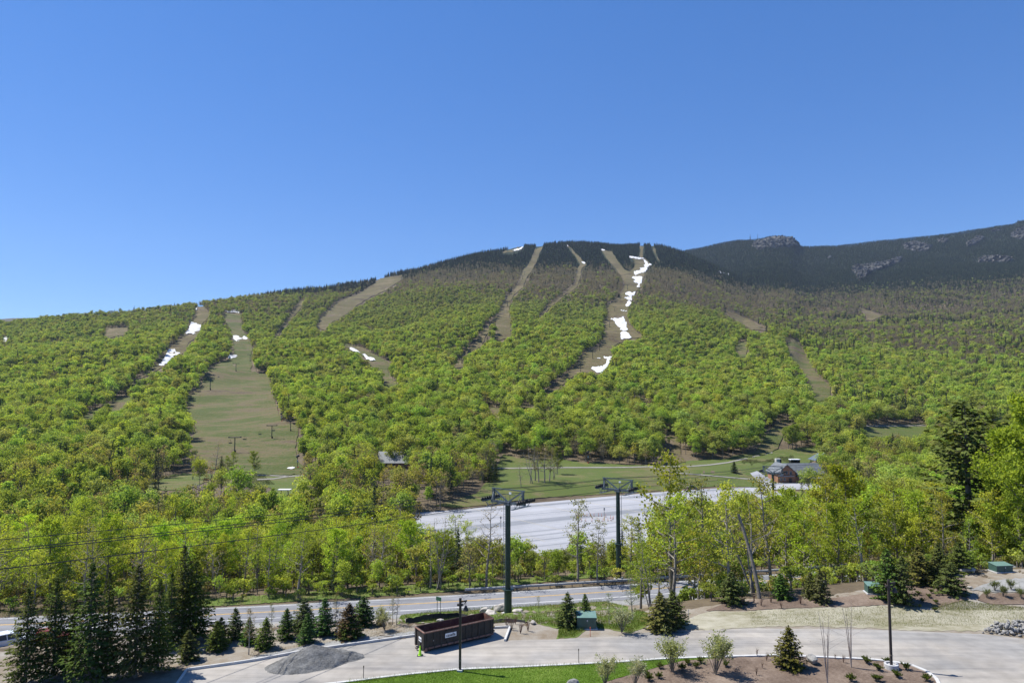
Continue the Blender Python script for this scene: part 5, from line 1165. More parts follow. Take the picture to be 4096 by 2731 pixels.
# gondola base lodge half hidden by trees
q = P(1512, 1845, 345); q[2] = H(q[0], q[1])
t = thing('base_lodge', 'pale blue grey roofed lodge with a small cupola, half hidden by trees', 'building', tuple(q), -.04)
w, r = gable(t, 0, 17, 0, 12, 3.2, 7.6, M_log, M_roofb, 'x', 1.0)
MB().box((13.2, 6.0, 8.2), (1.4, 1.4, 1.8)).build('cupola', M_dark, r); MB().add([(11.9, 4.7, 9.1), (14.5, 4.7, 9.1), (14.5, 7.3, 9.1), (11.9, 7.3, 9.1), (13.2, 6.0, 10.1)], [(0,1,4),(1,2,4),(2,3,4),(3,0,4),(3,2,1,0)]).build('cupola_roof', M_roofb, r)
windows(t, w, [(x, 1.7) for x in (2, 5, 8, 11, 14)], 1.4, 1.3, -.04)
gable(t, -5.5, -.6, -1, 5, 2.2, 4.4, M_log, M_roofb, 'x', .5, 'annex_wall')
q = P(1770, 1840, 350); q[2] = H(q[0], q[1]); t = thing('lift_station', 'low teal roofed lift station among the trees right of the base lodge', 'building', tuple(q)); gable(t, 0, 5, 0, 7, 2.6, 4.0, M_dark, M_roofg, 'x', .6); MB().box((2.5, -.5, 2.7), (5, .8, .3)).build('fascia', M_roofg, t)
# red sheds by the far meadow
for px, py, d, lab in ((3636, 1695, 470, 'small dark red shed with green roof beyond the right meadow'), (3545, 1700, 485, 'long low dark red shed under trees beyond the right meadow')):
    q = P(px, py, d); q[2] = H(q[0], q[1]); t = thing('shed', lab, 'shed', tuple(q), .05); L = 5.5 if 'green' in lab else 9; w, r = gable(t, 0, L, 0, 4, 2.0, 3.2, M_red, M_roofg if L < 8 else M_dark, 'x', .4); MB().box((L / 2, -.04, 1.1), (1.2, .06, 1.6)).build('door', M_dark, t)
# lift drive house on the bank left of the pavilion
q = P(3105, 1820, 365); q[2] = H(q[0], q[1]); t = thing('concrete_housing', 'grey block housing with side rungs standing on the meadow bank', 'housing', tuple(q)); MB().box((1.3, 1.2, 1.4), (2.6, 2.4, 2.9)).build('block', M_conc, t, bevel=.05); MB().box((2.2, -.05, 1.4), (.8, .1, 2.6)).build('door', M_dark, t)
for z in (.7, 1.2, 1.7, 2.2): MB().bar((-.3, .4, z), (-.02, .4, z), .06).build('rung', M_steel, t)
q = P(3163, 1812, 366); q[2] = H(q[0], q[1]); t = thing('flatbed_shelter', 'small flat pale roofed shelter on the meadow bank', 'shelter', tuple(q)); MB().box((2.5, 1.5, 2.3), (5.2, 3.2, .35)).build('roof', M_sign, t)
for x in (.2, 4.8): MB().box((x, 1.5, 1.1), (.25, 2.6, 2.2)).build('wall', M_dark, t)
MB().box((2.5, 2.7, 1.1), (4.6, .2, 2.2)).build('back_wall', M_dark, t)
# trail map boards by the car park
q = G1(1509, 2022); t = thing('notice_board', 'trail notice board with dark red header at the left end of the car park', 'notice board', tuple(q), -.05)
for x in (.1, 2.35): MB().bar((x, 0, -.2), (x, 0, 4.0), .14).build('post', M_timber, t)
MB().box((1.2, -.1, 2.6), (2.1, .1, 2.4)).build('panel', M_sign, t); MB().box((1.2, -.17, 3.55), (2.1, .03, .5)).build('header', M_red, t); MB().box((.95, -.17, 2.85), (1.2, .03, .45)).build('map_picture', M_bluep, t)
for z in (2.35, 2.1, 1.85): MB().box((1.2, -.17, z), (1.5, .02, .07)).build('print_line', M_ink, t)
q = G1(1537, 2020); t = thing('trail_map_board', 'faded blue trail map board right of the red headed notice board', 'map board', tuple(q), -.05)
for x in (.1, 3.2): MB().bar((x, 0, -.2), (x, 0, 3.9), .14).build('post', M_timber, t)
MB().box((1.7, -.1, 2.5), (3.2, .1, 2.5)).build('map_panel', M_bluep, t); MB().box((1.7, -.1, 3.8), (3.3, .16, .12)).build('frame_top', M_timber, t)
# timber stairs and brown sign at the foot of the left trail
q = G1(775, 1972); t = thing('timber_stairs', 'grey timber stairway with railings left of the brown trail sign', 'stairs', tuple(q))
for k in range(8): MB().box((k * .7, 0, 2.6 - k * .32), (.75, 1.8, .12)).build('tread', M_timber, t)
for y in (-.95, .95):
    MB().bar((-.3, y, 2.6), (5.4, y, .2), .14, .25).build('stringer', M_timber, t); MB().bar((-.3, y, 3.6), (5.4, y, 1.2), .1).build('handrail', M_conc, t)
    for k in range(0, 8, 2): MB().bar((k * .7, y, -.2), (k * .7, y, 3.55 - k * .33), .1).build('post', M_timber, t)
q = G1(815, 1945); t = thing('trail_sign', 'brown two-plank trail sign at the foot of the left ski run', 'sign', tuple(q))
for x in (0, 1.9): MB().bar((x, 0, -.2), (x, 0, 3.6), .13).build('post', M_timber, t)
for z in (3.2, 2.6): MB().box((.95, -.1, z), (2.0, .08, .45)).build('plank', M_log, t)
q = G1(1138, 1985); t = thing('platform_shelter', 'flat white topped wooden platform at the lower left meadow', 'platform', tuple(q)); MB().box((0, 0, 2.6), (4.6, 2.5, .2)).build('top', M_sign, t)
for x in (-1.5, 1.5): MB().bar((x, 0, 0), (x * .8, 0, 2.5), .25).build('leg', M_timber, t)

# ---- lifts on the slopes: T-shaped towers, chairs, snow guns
def small_tower(px, py, hpx, label, wide=1.0, group='lift towers on the slopes'):
    q = G1(px, py); h = hpx * q.y / F; h = max(h, 3); aw = h * .36 * wide; t = thing('chairlift_tower', label, 'lift tower', (q.x, q.y, q.z + .2), rnd.uniform(-.2, .2), group); r = max(.25, h * .035)
    MB().tube((0, 0, -.5), (0, 0, h), r, r * .8, 8).build('mast', M_steel, t); MB().box((0, 0, h), (aw * 2, r * 1.6, r * 1.4)).build('crossarm', M_steel, t)
    for s in (-1, 1): MB().box((s * aw, 0, h + .1), (r * 1.8, r * 4, r * 2.0)).build('sheave_train', M_black, t)
    MB().box((r * 1.2, -r, h * .1), (r * 2.6, r * 2, h * .18)).build('pad', M_black, t)
ST = [(FF([(740, 1170)])[0], 62, 'lowest lift tower on the wide left run'), (FF([(1295, 955)])[0], 52, 'second lowest lift tower on the wide left run'), (FF([(1575, 845)])[0], 42, 'lift tower beside the bright tree at the edge of the left run'),
      (FF([(375, 232)])[0], 44, 'lift tower at the left edge of the wide left run'), (A_([(2017, 1042)])[0], 33, 'lift tower high on the wide left run'), (A_([(2138, 955)])[0], 28, 'topmost lift tower of the wide left run, at its right edge'),
      (C_([(938, 882)])[0], 27, 'lift tower left of the largest snow patch'), (C_([(982, 743)])[0], 20, 'lift tower left of the thin snow line on the central run'), (C_([(793, 1150)])[0], 30, 'lift tower above the bent snow tongue'),
      (C_([(1030, 655)])[0], 14, 'small lift tower high on the central run'), (C_([(1090, 556)])[0], 22, 'lift tower beside the wedge of snow'), (C_([(688, 1258)])[0], 28, 'lift tower left of the bent snow tongue'), (C_([(852, 1080)])[0], 24, 'lift tower at the shaded edge above the snow tongue'),
      (B_([(1810, 1187)])[0], 28, 'lift tower at the foot of the middle lift line'), (B_([(2202, 700)])[0], 20, 'lift tower halfway up the middle lift line'), (B_([(2262, 600)])[0], 14, 'lift tower in the upper middle lift line'),
      (C_([(65, 702)])[0], 22, 'lift tower on the bare patch of the middle lift line'), (C_([(210, 432)])[0], 15, 'upper lift tower of the summit lift line'), (C_([(192, 465)])[0], 15, 'lower lift tower of the summit lift line'),
      (E7([(425, 395)])[0], 24, 'lift tower in the dark lane between the trees'), (E7([(262, 468)])[0], 22, 'lowest lift tower in the dark lane between the trees'), (E6([(2032, 730)])[0], 40, 'lift tower among the trees left of the meadow')]
for (px, py), hp, lab in ST: small_tower(px, py, hp, lab)
def snow_gun(px, py, hpx, lab):
    q = G1(px, py); h = hpx * q.y / F; t = thing('snow_gun', lab, 'snow gun', (q.x, q.y, q.z + .2), 0, 'snow guns along the runs'); MB().tube((0, 0, -.3), (0, 0, h * .9), .16, .12, 8).build('stand', M_black, t)
    MB().tube((-.5, -.5, h * .9), (.5, .4, h), .55, .6, 12).build('barrel', M_black, t); MB().box((.1, -.3, h * .55), (.6, .5, 1.0)).build('pump_box', M_galv, t); MB().box((.2, 0, .3), (.9, .9, .6)).build('foot', M_orange, t)
for zx, zy, hp, lab in ((1680,1395,50,'snow gun on a stand at the lower right edge of the left run'), (1440,700,34,'snow gun beside the bright tree of the left run'), (1383,530,32,'snow gun midway up the right edge of the left run'), (1320,350,26,'snow gun against the trees of the left run'), (1288,215,26,'uppermost snow gun at the right edge of the left run')):
    p = FF([(zx, zy)])[0]; snow_gun(*p, hp, lab)
p = E7([(752, 970)])[0]; snow_gun(*p, 46, 'snow gun in front of the wood above the meadow')
def chair(px, py, d, lab, k=1.0):
    q = P(px, py, d); t = thing('lift_chair', lab, 'lift chair', tuple(q), rnd.uniform(-.3, .3), 'chairs hanging over the left run', k)
    MB().box((0, 0, 0), (1.9, .5, .08)).build('seat', M_steel, t); MB().box((0, .3, .35), (1.9, .06, .45)).build('backrest', M_steel, t); MB().bar((0, .3, .5), (0, 0, 2.4), .06).build('hanger', M_steel, t)
    for s in (-1, 1): MB().bar((s * .95, .3, .55), (s * .8, 0, 1.5), .05).bar((s * .8, 0, 1.5), (0, 0, 1.8), .05).build('side_frame', M_steel, t)
def hang(zx, zy): 
    px, py = FF([(zx, zy)])[0]; g = G1(px, py + 18); return px, py, g.y * .985
for zx, zy, lab in ((675,1020,'chair hanging left of the lowest lift tower'), (890,965,'chair hanging right of the lowest lift tower'), (1115,890,'chair hanging between the two lowest lift towers'), (1320,835,'chair hanging beside the second lift tower'),
                    (90,255,'pale chair hanging at the shaded left edge of the run'), (175,200,'chair hanging above the pale chair by the shaded edge'), (500,35,'chair hanging above the middle of the run')):
    chair(*hang(zx, zy), lab)
# top terminal and radio masts
q = G1(2572, 975); t = thing('top_terminal', 'grey lift terminal frame on the summit', 'lift terminal', (q.x, q.y, q.z + .3)); h = 15
for x in (-6, 0, 6): MB().tube((x, 0, -2), (x, 0, h), .6, .5, 8).build('mast', M_teal, t); MB().box((x, 0, h), (5, 1.2, 1.2)).build('crossarm', M_teal, t)
MB().box((0, 0, h * .55), (14, 3, 2.0)).build('drive_housing', M_teal, t)
q = P(3001, 962, 3560); q[2] = H(q[0], q[1]); t = thing('radio_mast', 'broad lattice radio mast with dishes on the far summit', 'radio mast', tuple(q), 0, 'radio masts on the far summit'); h = 42
MB().tube((0, 0, -4), (0, 0, 28), 2.2, 1.6, 6).build('lattice', M_rope, t); MB().tube((0, 0, 28), (0, 0, h), 1.0, .6, 6).build('antenna', M_rope, t); MB().box((0, 0, 13), (14, 3, 3.2)).build('dish_platform', M_rope, t); MB().box((0, 0, 23), (4.5, 2, 3)).build('upper_array', M_rope, t)
q = P(3031, 957, 3560); q[2] = H(q[0], q[1]); t = thing('radio_mast', 'slender radio mast right of the broad one on the far summit', 'radio mast', tuple(q), 0, 'radio masts on the far summit'); MB().tube((0, 0, -4), (0, 0, 18), 2.0, 1.5, 6).build('lattice', M_rope, t); MB().tube((0, 0, 18), (0, 0, 38), 1.0, .6, 6).build('antenna', M_rope, t)
# ---- bare rock on the far ridge
def outcrop(poly, lab, seed, push=8.0):
    r = np.random.default_rng(seed); b = densify(poly, 5, 1.2, seed); B = np.array(b); gx, gy = np.meshgrid(np.arange(B[:, 0].min(), B[:, 0].max(), 3.5), np.arange(B[:, 1].min(), B[:, 1].max(), 3.0)); gx = gx.ravel() + r.uniform(-1, 1, gx.size); gy = gy.ravel() + r.uniform(-1, 1, gx.size)
    k = inpoly(gx, gy, b); pts = np.concatenate([B, np.stack([gx[k], gy[k]], -1)]); res = delaunay_2d_cdt([Vector(p) for p in pts], [], [list(range(len(B)))], 1, 1e-4)
    vs = np.array([tuple(p) for p in res[0]]); fs = np.array([f for f in res[2] if len(f) == 3], int); w = G(vs[:, 0], vs[:, 1]); dm = np.min(np.hypot(vs[:, None, 0] - B[None, :, 0], vs[:, None, 1] - B[None, :, 1]), 1)
    e = np.clip(dm / 4, 0, 1); w[:, 2] += 3 + e * (push * .6 + r.normal(0, push * .35, len(w))); w[:, 1] -= e * (push * 2.0 + r.normal(0, push * .9, len(w))); w[:, 0] += e * r.normal(0, 2.5, len(w))
    n = np.cross(w[fs[:, 1]] - w[fs[:, 0]], w[fs[:, 2]] - w[fs[:, 0]]); fl = n[:, 1] > 0; fs[fl] = fs[fl][:, ::-1]
    return tag(link('rock_outcrop', mesh_np('rock_outcrop', w, [(fs, 0)], [M_rockmat])), lab, 'cliff', 'rock faces on the far ridge')
outcrop(zz(2940, 920, 7.84, [(560,380),(830,320),(1000,270),(1300,195),(1700,260),(1850,290),(1960,400),(2010,500),(1700,555),(1400,560),(1250,600),(1000,560),(860,640),(700,640),(520,520)]), 'dark rock knob forming the nose of the far summit', 1)
outcrop(D_([(870,570),(960,560),(1080,545),(1150,530),(1250,500),(1300,490),(1290,540),(1130,600),(1050,625),(960,680),(930,690),(870,620)]), 'long broken cliff band in the middle of the far ridge', 2)
outcrop(D_([(1310,380),(1400,360),(1480,375),(1560,400),(1520,440),(1450,450),(1400,440),(1330,430)]), 'pale broken rock face high on the far ridge', 3)
outcrop(D_([(1600,345),(1650,330),(1695,345),(1670,375),(1620,370)]), 'small pale slab high on the far ridge', 4)
outcrop(D_([(1850,370),(1930,320),(1990,310),(1980,350),(1900,400),(1860,410)]), 'dark cliff notch near the right end of the far ridge', 5)
outcrop(D_([(1960,500),(2060,480),(2150,490),(2250,510),(2200,545),(2050,540),(1950,545)]), 'wide pale slab at the right end of the far ridge', 6)
outcrop(D_([(2230,290),(2290,250),(2345,230),(2420,240),(2420,330),(2300,340),(2240,320)]), 'cliff at the right edge under the skyline', 7)
outcrop(D_([(2060,265),(2110,255),(2160,262),(2130,275),(2070,278)]), 'thin rock ledge under the right skyline', 8)
outcrop(D_([(660,490),(690,485),(700,500),(675,510)]), 'small pale rock left on the far ridge', 9, 4)

# ================================================================ garden plants and single trees in front
SPT = lambda: (rnd.uniform(.08, .105), rnd.uniform(.105, .13), rnd.uniform(.022, .032))
for k, (px, py, top, lab, wm) in enumerate([
    (100, 2740, 2365, 'leftmost tall dark spruce at the bottom left edge', 1.05), (213, 2712, 2318, 'tall dark spruce second from the left edge, bare trunk base', .95), (352, 2745, 2270, 'tallest looking spruce in the left group with bare leader', 1.1),
    (424, 2716, 2300, 'slim dark spruce just right of the tallest left spruce', .8), (540, 2708, 2265, 'dark spruce in the middle of the left group', 1.0), (630, 2686, 2330, 'dark spruce at the right front of the left group', 1.0),
    (728, 2560, 2190, 'tall dark spruce behind, left of the pair beside the road', .95), (778, 2560, 2245, 'dark spruce right of the pair beside the road', 1.1), (680, 2590, 2300, 'dark spruce half hidden inside the left group', 1.0), (290, 2690, 2400, 'shorter dark spruce filling the left group', 1.1)]):
    q = G1(px, py); h = (py - top) * q.y / F * .985; plant('spruce_tree', SPR_T[k % 3], tuple(q), h, lab, 'spruce', SPT(), 'dark spruces at the lower left', wm)
YS = [(1030,2610,2395+35,'left behind'), ]
YOUNG = [(755,2640,2525,'young spruce in front of the tall dark group at left',1.15),(870,2600,2490,'leftmost young spruce of the kerb row',1.15),(882,2575,2475,'dark young spruce behind the leftmost one',1.0),(942,2555,2435,'young spruce with open top near the road edge',1.1),(995,2575,2478,'round young spruce beside the bare sapling',1.15),(1058,2592,2475,'young spruce third in the front of the kerb row',1.1),
 (1144,2556,2440,'narrow young spruce left of the twin spruces',.95),(1215,2525,2400,'tall young spruce behind its twin in the kerb row',1.15),(1226,2570,2455,'dense young spruce in front of its twin in the kerb row',1.1),(1296,2538,2402,'young spruce standing on a visible stem in the kerb row',1.1),(1392,2548,2418,'broad young spruce with brown top near the gravel heap',1.15),(1398,2550,2470,'low wide skirt spruce at the foot of the brown topped one',1.7),
 (1449,2498,2388,'rightmost young spruce of the kerb row',1.15),(2270,2505,2378,'dark young spruce left of the green cabinet',1.2),(2340,2492,2382,'slim young spruce behind the green cabinet',1.1),(2645,2520,2375,'large round dark spruce right of the flowering shrub',1.35),(2700,2500,2370,'round dark spruce behind the large one',1.2),
 (2925,2412,2290,'dark spruce at the left end of the mulch bank',1.25),(3130,2392,2295,'small dark spruce in the mulch bank behind the drive',1.2),(3285,2408,2285,'dark round spruce in the middle of the mulch bank',1.2),(3240,2392,2290,'spruce tucked behind the round one on the mulch bank',1.0),
 (3600,2415,2235,'tall spruce on the bank left of the round spruce',.85),(3560,2400,2205,'tall dark spruce behind the lamp post head',.8),(3680,2335,2185,'dark spruce behind the two front bank spruces',1.2),(3740,2330,2230,'grey green spruce behind the lone round spruce',1.2),(3802,2372,2255,'lone round spruce with its shadow below on the bank',1.5),
 (3760,2300,2175,'narrow dark spruce at the wood edge on the right bank',1.0),(3835,2288,2170,'spruce at the wood edge left of the upper cabinet',1.1),(3155,2672,2515,'young spruce standing alone in the mulch island',1.25)]
for k, (px, py, top, lab, wm) in enumerate(YOUNG):
    q = G1(px, py); h = (py - top) * q.y / F; brown = 'brown' in lab and 'low' not in lab
    tint = (.075, .055, .025) if brown else (rnd.uniform(.085, .11), rnd.uniform(.11, .135), rnd.uniform(.026, .036)); o = plant('young_spruce', SPR_S[(k * 3) % 5], tuple(q), h, lab, 'spruce', tuple(v * rnd.uniform(.8, 1.25) for v in tint), 'young spruces around the drive', wm * rnd.uniform(.88, 1.12)); o.rotation_euler.x = rnd.gauss(0, .03); o.rotation_euler.y = rnd.gauss(0, .03)
# big trees at the right
q = P(3885, 2250, 112); q[2] = H(q[0], q[1]); plant('pine_tree', PINE[0], tuple(q), (2290 - 1560) * 112 / F, 'tall dark pine rising above the wood at right', 'pine', (.10, .125, .035), None, 1.4)
for px, py, d, top, lab, tn in ((4160, 2300, 98, 1585, 'large bright green tree filling the right edge', (.29, .37, .05)), (4075, 2290, 104, 1690, 'bright green tree overlapping the right edge tree', (.26, .34, .045)), (3990, 2300, 106, 1900, 'lower bright green tree at the foot of the dark pine', (.25, .33, .05)), (4270, 2330, 100, 1600, 'leafy tree just beyond the right edge', (.20, .28, .035))):
    q = P(px, py, d); q[2] = H(q[0], q[1]); _, r0 = PX(*q); plant('leafy_tree', L_big[int(px) % 2], tuple(q), (r0 - top) * d / F, lab, 'tree', tn, None, .95)
for px, top, d, kind, lab, tn in ((2690, 1800, 99, L_mid[0], 'tall sunlit yellow green tree right of the farther lift tower', (.28, .30, .05)), (2820, 1900, 101, L_thin[1], 'tall thin grey tree right of the sunlit yellow tree', (.25, .25, .08)), (2560, 2150, 92, L_thin[0], 'slender leafy sapling at the left end of the roadside wood', (.19, .25, .05)),
    (2310, 1985, 121, L_thin[1], 'tall sparse tree standing before the car park between the towers', (.24, .25, .07)), (2390, 2080, 120, L_thin[2], 'yellow green thin tree left of the farther tower', (.28, .27, .06)), (1945, 2000, 118, L_bare[0], 'forked grey tree in front of the car park left of the near tower', (.25, .2, .09)), (1755, 2040, 117, L_bare[1], 'straight dark tree behind the road sign', (.2, .19, .09)),
    (1620, 1990, 150, L_bare[0], 'large bare forked tree below the notice boards', (.23, .19, .09)), (3420, 1850, 118, L_full[0], 'dense bright yellow green tree right of the lodge', (.26, .29, .03)), (3090, 1880, 104, L_thin[0], 'tall thin trunked tree in front of the lodge gable', (.27, .26, .06)), (3330, 1900, 106, L_mid[1], 'upright yellow tree before the long lodge roof', (.28, .28, .05)),
    (380, 2060, 135, L_full[1], 'rounded bright green tree under the cables at left', (.16, .26, .035)), (1010, 1800, 320, L_full[1], 'single spreading tree at the foot of the wide left run', (.22, .27, .05)), (2230, 1780, 322, L_full[2], 'leaning tree at the edge of the meadow copse', (.21, .24, .06))):
    g = P(px, 2300, d); g[2] = H(g[0], g[1]); _, r0 = PX(*g); plant('leafy_tree', kind, tuple(g), (r0 - top) * d / F, lab, 'tree', tn, None, 1.0)
for k, (zx, zy, hp, lab) in enumerate([(330,845,95,'leftmost leafy tree behind the flat roofed shelter'),(365,850,100,'middle leafy tree behind the flat roofed shelter'),(400,850,105,'rightmost leafy tree behind the flat roofed shelter'),(300,800,70,'small leafy tree at the shaded bend of the lower right run')]):
    q = G1(*E8([(zx, zy)])[0]); plant('leafy_tree', L_full[k % 3], tuple(q), hp * q.y / F, lab, 'tree', (.24, .31, .06), None, 1.1)
# copse on the meadow and trees by the trail foot
for k, (zx, zy, hp) in enumerate([(180,1175,95),(270,1140,160),(330,1130,150),(380,1135,155),(425,1125,140),(300,1120,150),(460,1110,120)]):
    px, py = E7([(zx, zy)])[0]; q = G1(px, py); plant('leafy_tree', (L_bare + L_thin)[k % 5], tuple(q), hp * q.y / F, f'grey budding tree in the copse on the meadow', 'tree', (.19, .17, .08), 'copse on the meadow', 1.2)
for k, (zx, zy, hp, kind, tn, lab) in enumerate([(440,1540,150,L_bare[0],(.2,.16,.1),'bare grey tree below the lowest lift tower'),(540,1530,85,SPR_T[0],SPT(),'dark pine between the trees below the left run'),(110,1560,130,L_thin[0],(.2,.22,.08),'grey green tree by the timber stairs'),(720,1535,110,L_mid[0],(.22,.27,.05),'light green tree left of the spreading tree at the left run'),(640,1530,90,L_mid[1],(.2,.26,.05),'small green tree at the foot of the left run')]):
    px, py = FF([(zx, zy)])[0]; q = G1(px, py); plant('leafy_tree' if k != 1 else 'pine_tree', kind, tuple(q), hp * q.y / F, lab, 'tree', tn, None, 1.1)
q = G1(*E7([(2003, 1050)])[0]); plant('young_spruce', SPR_S[0], tuple(q), 46 * q.y / F, 'lone dark conifer on the meadow before the lodge', 'spruce', (.05, .07, .025), None, 1.0)
for zx, zy, hp, lab in ((2310,1130,75,'dark conifer at the left edge of the slope behind the copse'),(2000,900,85,'left of the dark conifers behind the near tower'),(2050,900,90,'middle of the dark conifers behind the near tower'),(2100,890,80,'right of the dark conifers behind the near tower')):
    px, py = E6([(zx, zy + 230 if zx < 2200 else zy)])[0] if zx < 2200 else E6([(2310, 640)])[0]; q = G1(px, py); plant('spruce_tree', SPR_T[1], tuple(q), hp * q.y / F, lab, 'spruce', SPT(), None, 1.0)
# dead leaning trunk
b = MB(); q = P(3040, 2395, 84); q[2] = H(q[0], q[1]); tp = P(2952, 2055, 86) - q; t = thing('dead_trunk', 'leaning broken dead trunk among the trees at centre right', 'tree trunk', tuple(q)); pr = Vector((0, 0, -.3))
for k in range(1, 8):
    f = k / 7; n_ = Vector(tp) * f + Vector((.25 * math.sin(3 * f), 0, 0)); b.tube(pr, n_, .24 - .07 * (f - 1 / 7), .24 - .07 * f, 9, k == 7); pr = n_
b.build('trunk', M_bark, t); MB().tube(tuple(Vector(tp) * .6), tuple(Vector(tp) * .6 + Vector((.9, -.2, .8))), .06, .02, 6).build('broken_limb', M_bark, t)

# shrubs
def shrub(seed, h, w, stems, leaves, ls, lower=.25):
    r = np.random.default_rng(seed); segs, tips = [], []
    for s in range(stems):
        a = r.uniform(0, 6.28); sp = r.uniform(.1, 1) * w * .5; p = np.array([0, 0, -.05]); tgt = np.array([math.cos(a) * sp, math.sin(a) * sp, h * r.uniform(.7, 1.0)])
        m = tgt * .5 + np.array([0, 0, h * .1]); segs += [(p, m, .012 + .006 * h, .008 + .003 * h), (m, tgt, .008 + .003 * h, .004)]; tips += [(m, tgt)]
        for k in range(4):
            q = m + (tgt - m) * r.uniform(-.3, .8); e = q + r.normal(0, .14 * h, 3) + [0, 0, .12 * h]; segs.append((q, e, .007, .003)); tips.append((q, e))
    tips = np.array(tips); k = r.integers(0, len(tips), leaves); t = r.uniform(0, 1.1, (leaves, 1)); p = tips[k, 0] * (1 - t) + tips[k, 1] * t + r.normal(0, .04 * h, (leaves, 3)); p = p[p[:, 2] > lower * h * .5]
    return tubes(segs, 4), cards(p, r.normal(size=p.shape) + [0, 0, .5], r.uniform(.6, 1.3, len(p)) * ls, r, .7)
SHW = [(two('shrub', shrub(500 + i, 2.2, 2.2, 18, 2400, .062)), 2.2) for i in range(2)]
M_redtwig = plain('red_twig_bark', (.11, .055, .04), .9, 0, .3, 5)
SHB = [(two('twig', shrub(510 + i, 1.2, .8, 12, 60, .025), M_redtwig), 1.2) for i in range(2)]
SHJ = [(two('mound', shrub(520 + i, .45, 1.0, 26, 900, .05, 0)), .45) for i in range(2)]
BIR = [(two('birch', shrub(530 + i, 6, 2.6, 5 + 4 * i, 60, .03), M_birch), 6) for i in range(2)]
for k, (px, py, top, tn, lab) in enumerate([(2690,2690,2560,(.33,.36,.17),'white budding shrub at the left end of the mulch island'),(2862,2700,2555,(.33,.36,.18),'larger pale leafy shrub in the mulch island'),(2420,2745,2640,(.36,.38,.22),'white flowering shrub at the bottom edge of the lawn'),(2540,2745,2648,(.40,.41,.30),'dense white flowering shrub where lawn meets mulch'),(2487,2532,2440,(.40,.42,.30),'white flowering shrub right of the green cabinet'),(1537,2520,2440,(.36,.37,.22),'pale flowering shrub beside the burlap root ball')]):
    q = G1(px, py); plant('flowering_shrub', SHW[k % 2], (q.x, q.y, q.z + .1), (py - top) * q.y / F, lab, 'shrub', tn, 'pale flowering shrubs', 1.0, None, None, ('stems', 'foliage'))
JUN = N4([(1000,1405),(1180,1410),(1100,1465),(1340,1460),(1260,1525),(1515,1560),(1090,1560),(865,1560),(1445,815),(1555,800),(1535,840),(1480,880),(1595,890),(1455,925),(1585,955)]) + N3([(1370,1445),(1605,1410),(1560,1460),(1680,1440),(1715,1400),(1930,1430),(1360,1530),(1255,1510),(1275,1550)])
for k, (px, py) in enumerate(JUN):
    q = G1(px, py); up = py < 2500; plant('juniper_mound', SHJ[k % 2], (q.x, q.y, q.z + .1), rnd.uniform(.4, .52) * (1.1 if not up else .85), 'low green juniper mound in the bank mulch bed beside the lone spruce' if up else ('low green juniper mound in the mulch island, around the lamp post' if px > 3300 else 'low green juniper mound in the mulch island, near the pale shrubs'), 'shrub', (.085, .115, .02),
          'bank junipers' if up else ('junipers around the lamp post' if px > 3300 else 'junipers near the pale shrubs'), 1.0, None, None, ('stems', 'foliage'))
for k, (px, py, top, lab) in enumerate([(3405,2672,2410,'bare slim birch clump left of the right lamp post'),(3310,2745,2440,'many-stemmed bare birch at the bottom edge of the island')]):
    q = G1(px, py); plant('bare_birch', BIR[1 - k if k else 0], (q.x, q.y, q.z + .1), (py - top) * q.y / F, lab, 'sapling', (.2, .15, .1), None, .9, None, None, ('stems', 'buds'))
for k, (px, py, top, lab, tn) in enumerate([(994,2618,2430,'bare staked sapling in front of the round young spruce',(.25,.2,.13)),(1341,2500,2365,'thin bare sapling before the riprap bank',(.2,.18,.1)),(1088,2515,2405,'leafy sapling near the road edge',(.17,.2,.08)),(1570,2498,2370,'left of two bare saplings beside the silt fence',(.2,.2,.1)),(1585,2497,2365,'right of two bare saplings beside the silt fence',(.2,.2,.1)),(2155,2455,2382,'small leafy sapling on the verge right of the lift tower',(.16,.2,.06)),(2530,2480,2280,'slender sapling right of the flowering shrub by the cabinet',(.2,.25,.06)),(2437,2500,2370,'leafy bush sapling behind the flowering shrub',(.17,.24,.05))]):
    q = G1(px, py); plant('sapling', (L_thin + L_bare)[(k * 2) % 5] if k not in (2, 5, 7) else L_thin[k % 3], tuple(q), (py - top) * q.y / F, lab, 'sapling', tn, None, .8)
for k, (zx, zy) in enumerate([(100,1110),(175,1140),(240,1120),(130,1060),(60,1090)]):
    q = G1(*N3([(zx, zy)])[0]); plant('twig_shrub', SHB[k % 2], tuple(q), rnd.uniform(.9, 1.4), 'reddish bare twig shrub right of the dumpster bay', 'shrub', (.16, .09, .06), 'red twig shrubs by the bay', 1.0, None, None, ('stems', 'buds'))
for k, (zx, zy) in enumerate([(35,885),(95,910),(180,880),(270,930),(315,860),(435,895),(-60,900),(-120,880)]):
    q = G1(*N4([(zx, zy)])[0]); plant('twig_shrub', SHB[k % 2], tuple(q), rnd.uniform(.8, 1.2), 'reddish bare twig shrub on the mulch bank behind the drive', 'shrub', (.16, .09, .06), 'red twig shrubs on the bank', 1.0, None, None, ('stems', 'buds'))
for k, (zx, zy) in enumerate([(60,1345),(145,1375),(105,1450),(730,1370),(860,1370),(800,1400),(2280,1380),(55,1510)]):
    q = G1(*(N4 if zx < 2000 else N3)([(zx, zy)])[0]); plant('twig_shrub', SHB[k % 2], (q.x, q.y, q.z + .1), rnd.uniform(.45, .8), 'small young twiggy plant in the mulch island', 'shrub', (.15, .16, .05), 'young plants in the mulch island', 1.0, None, None, ('stems', 'buds'))
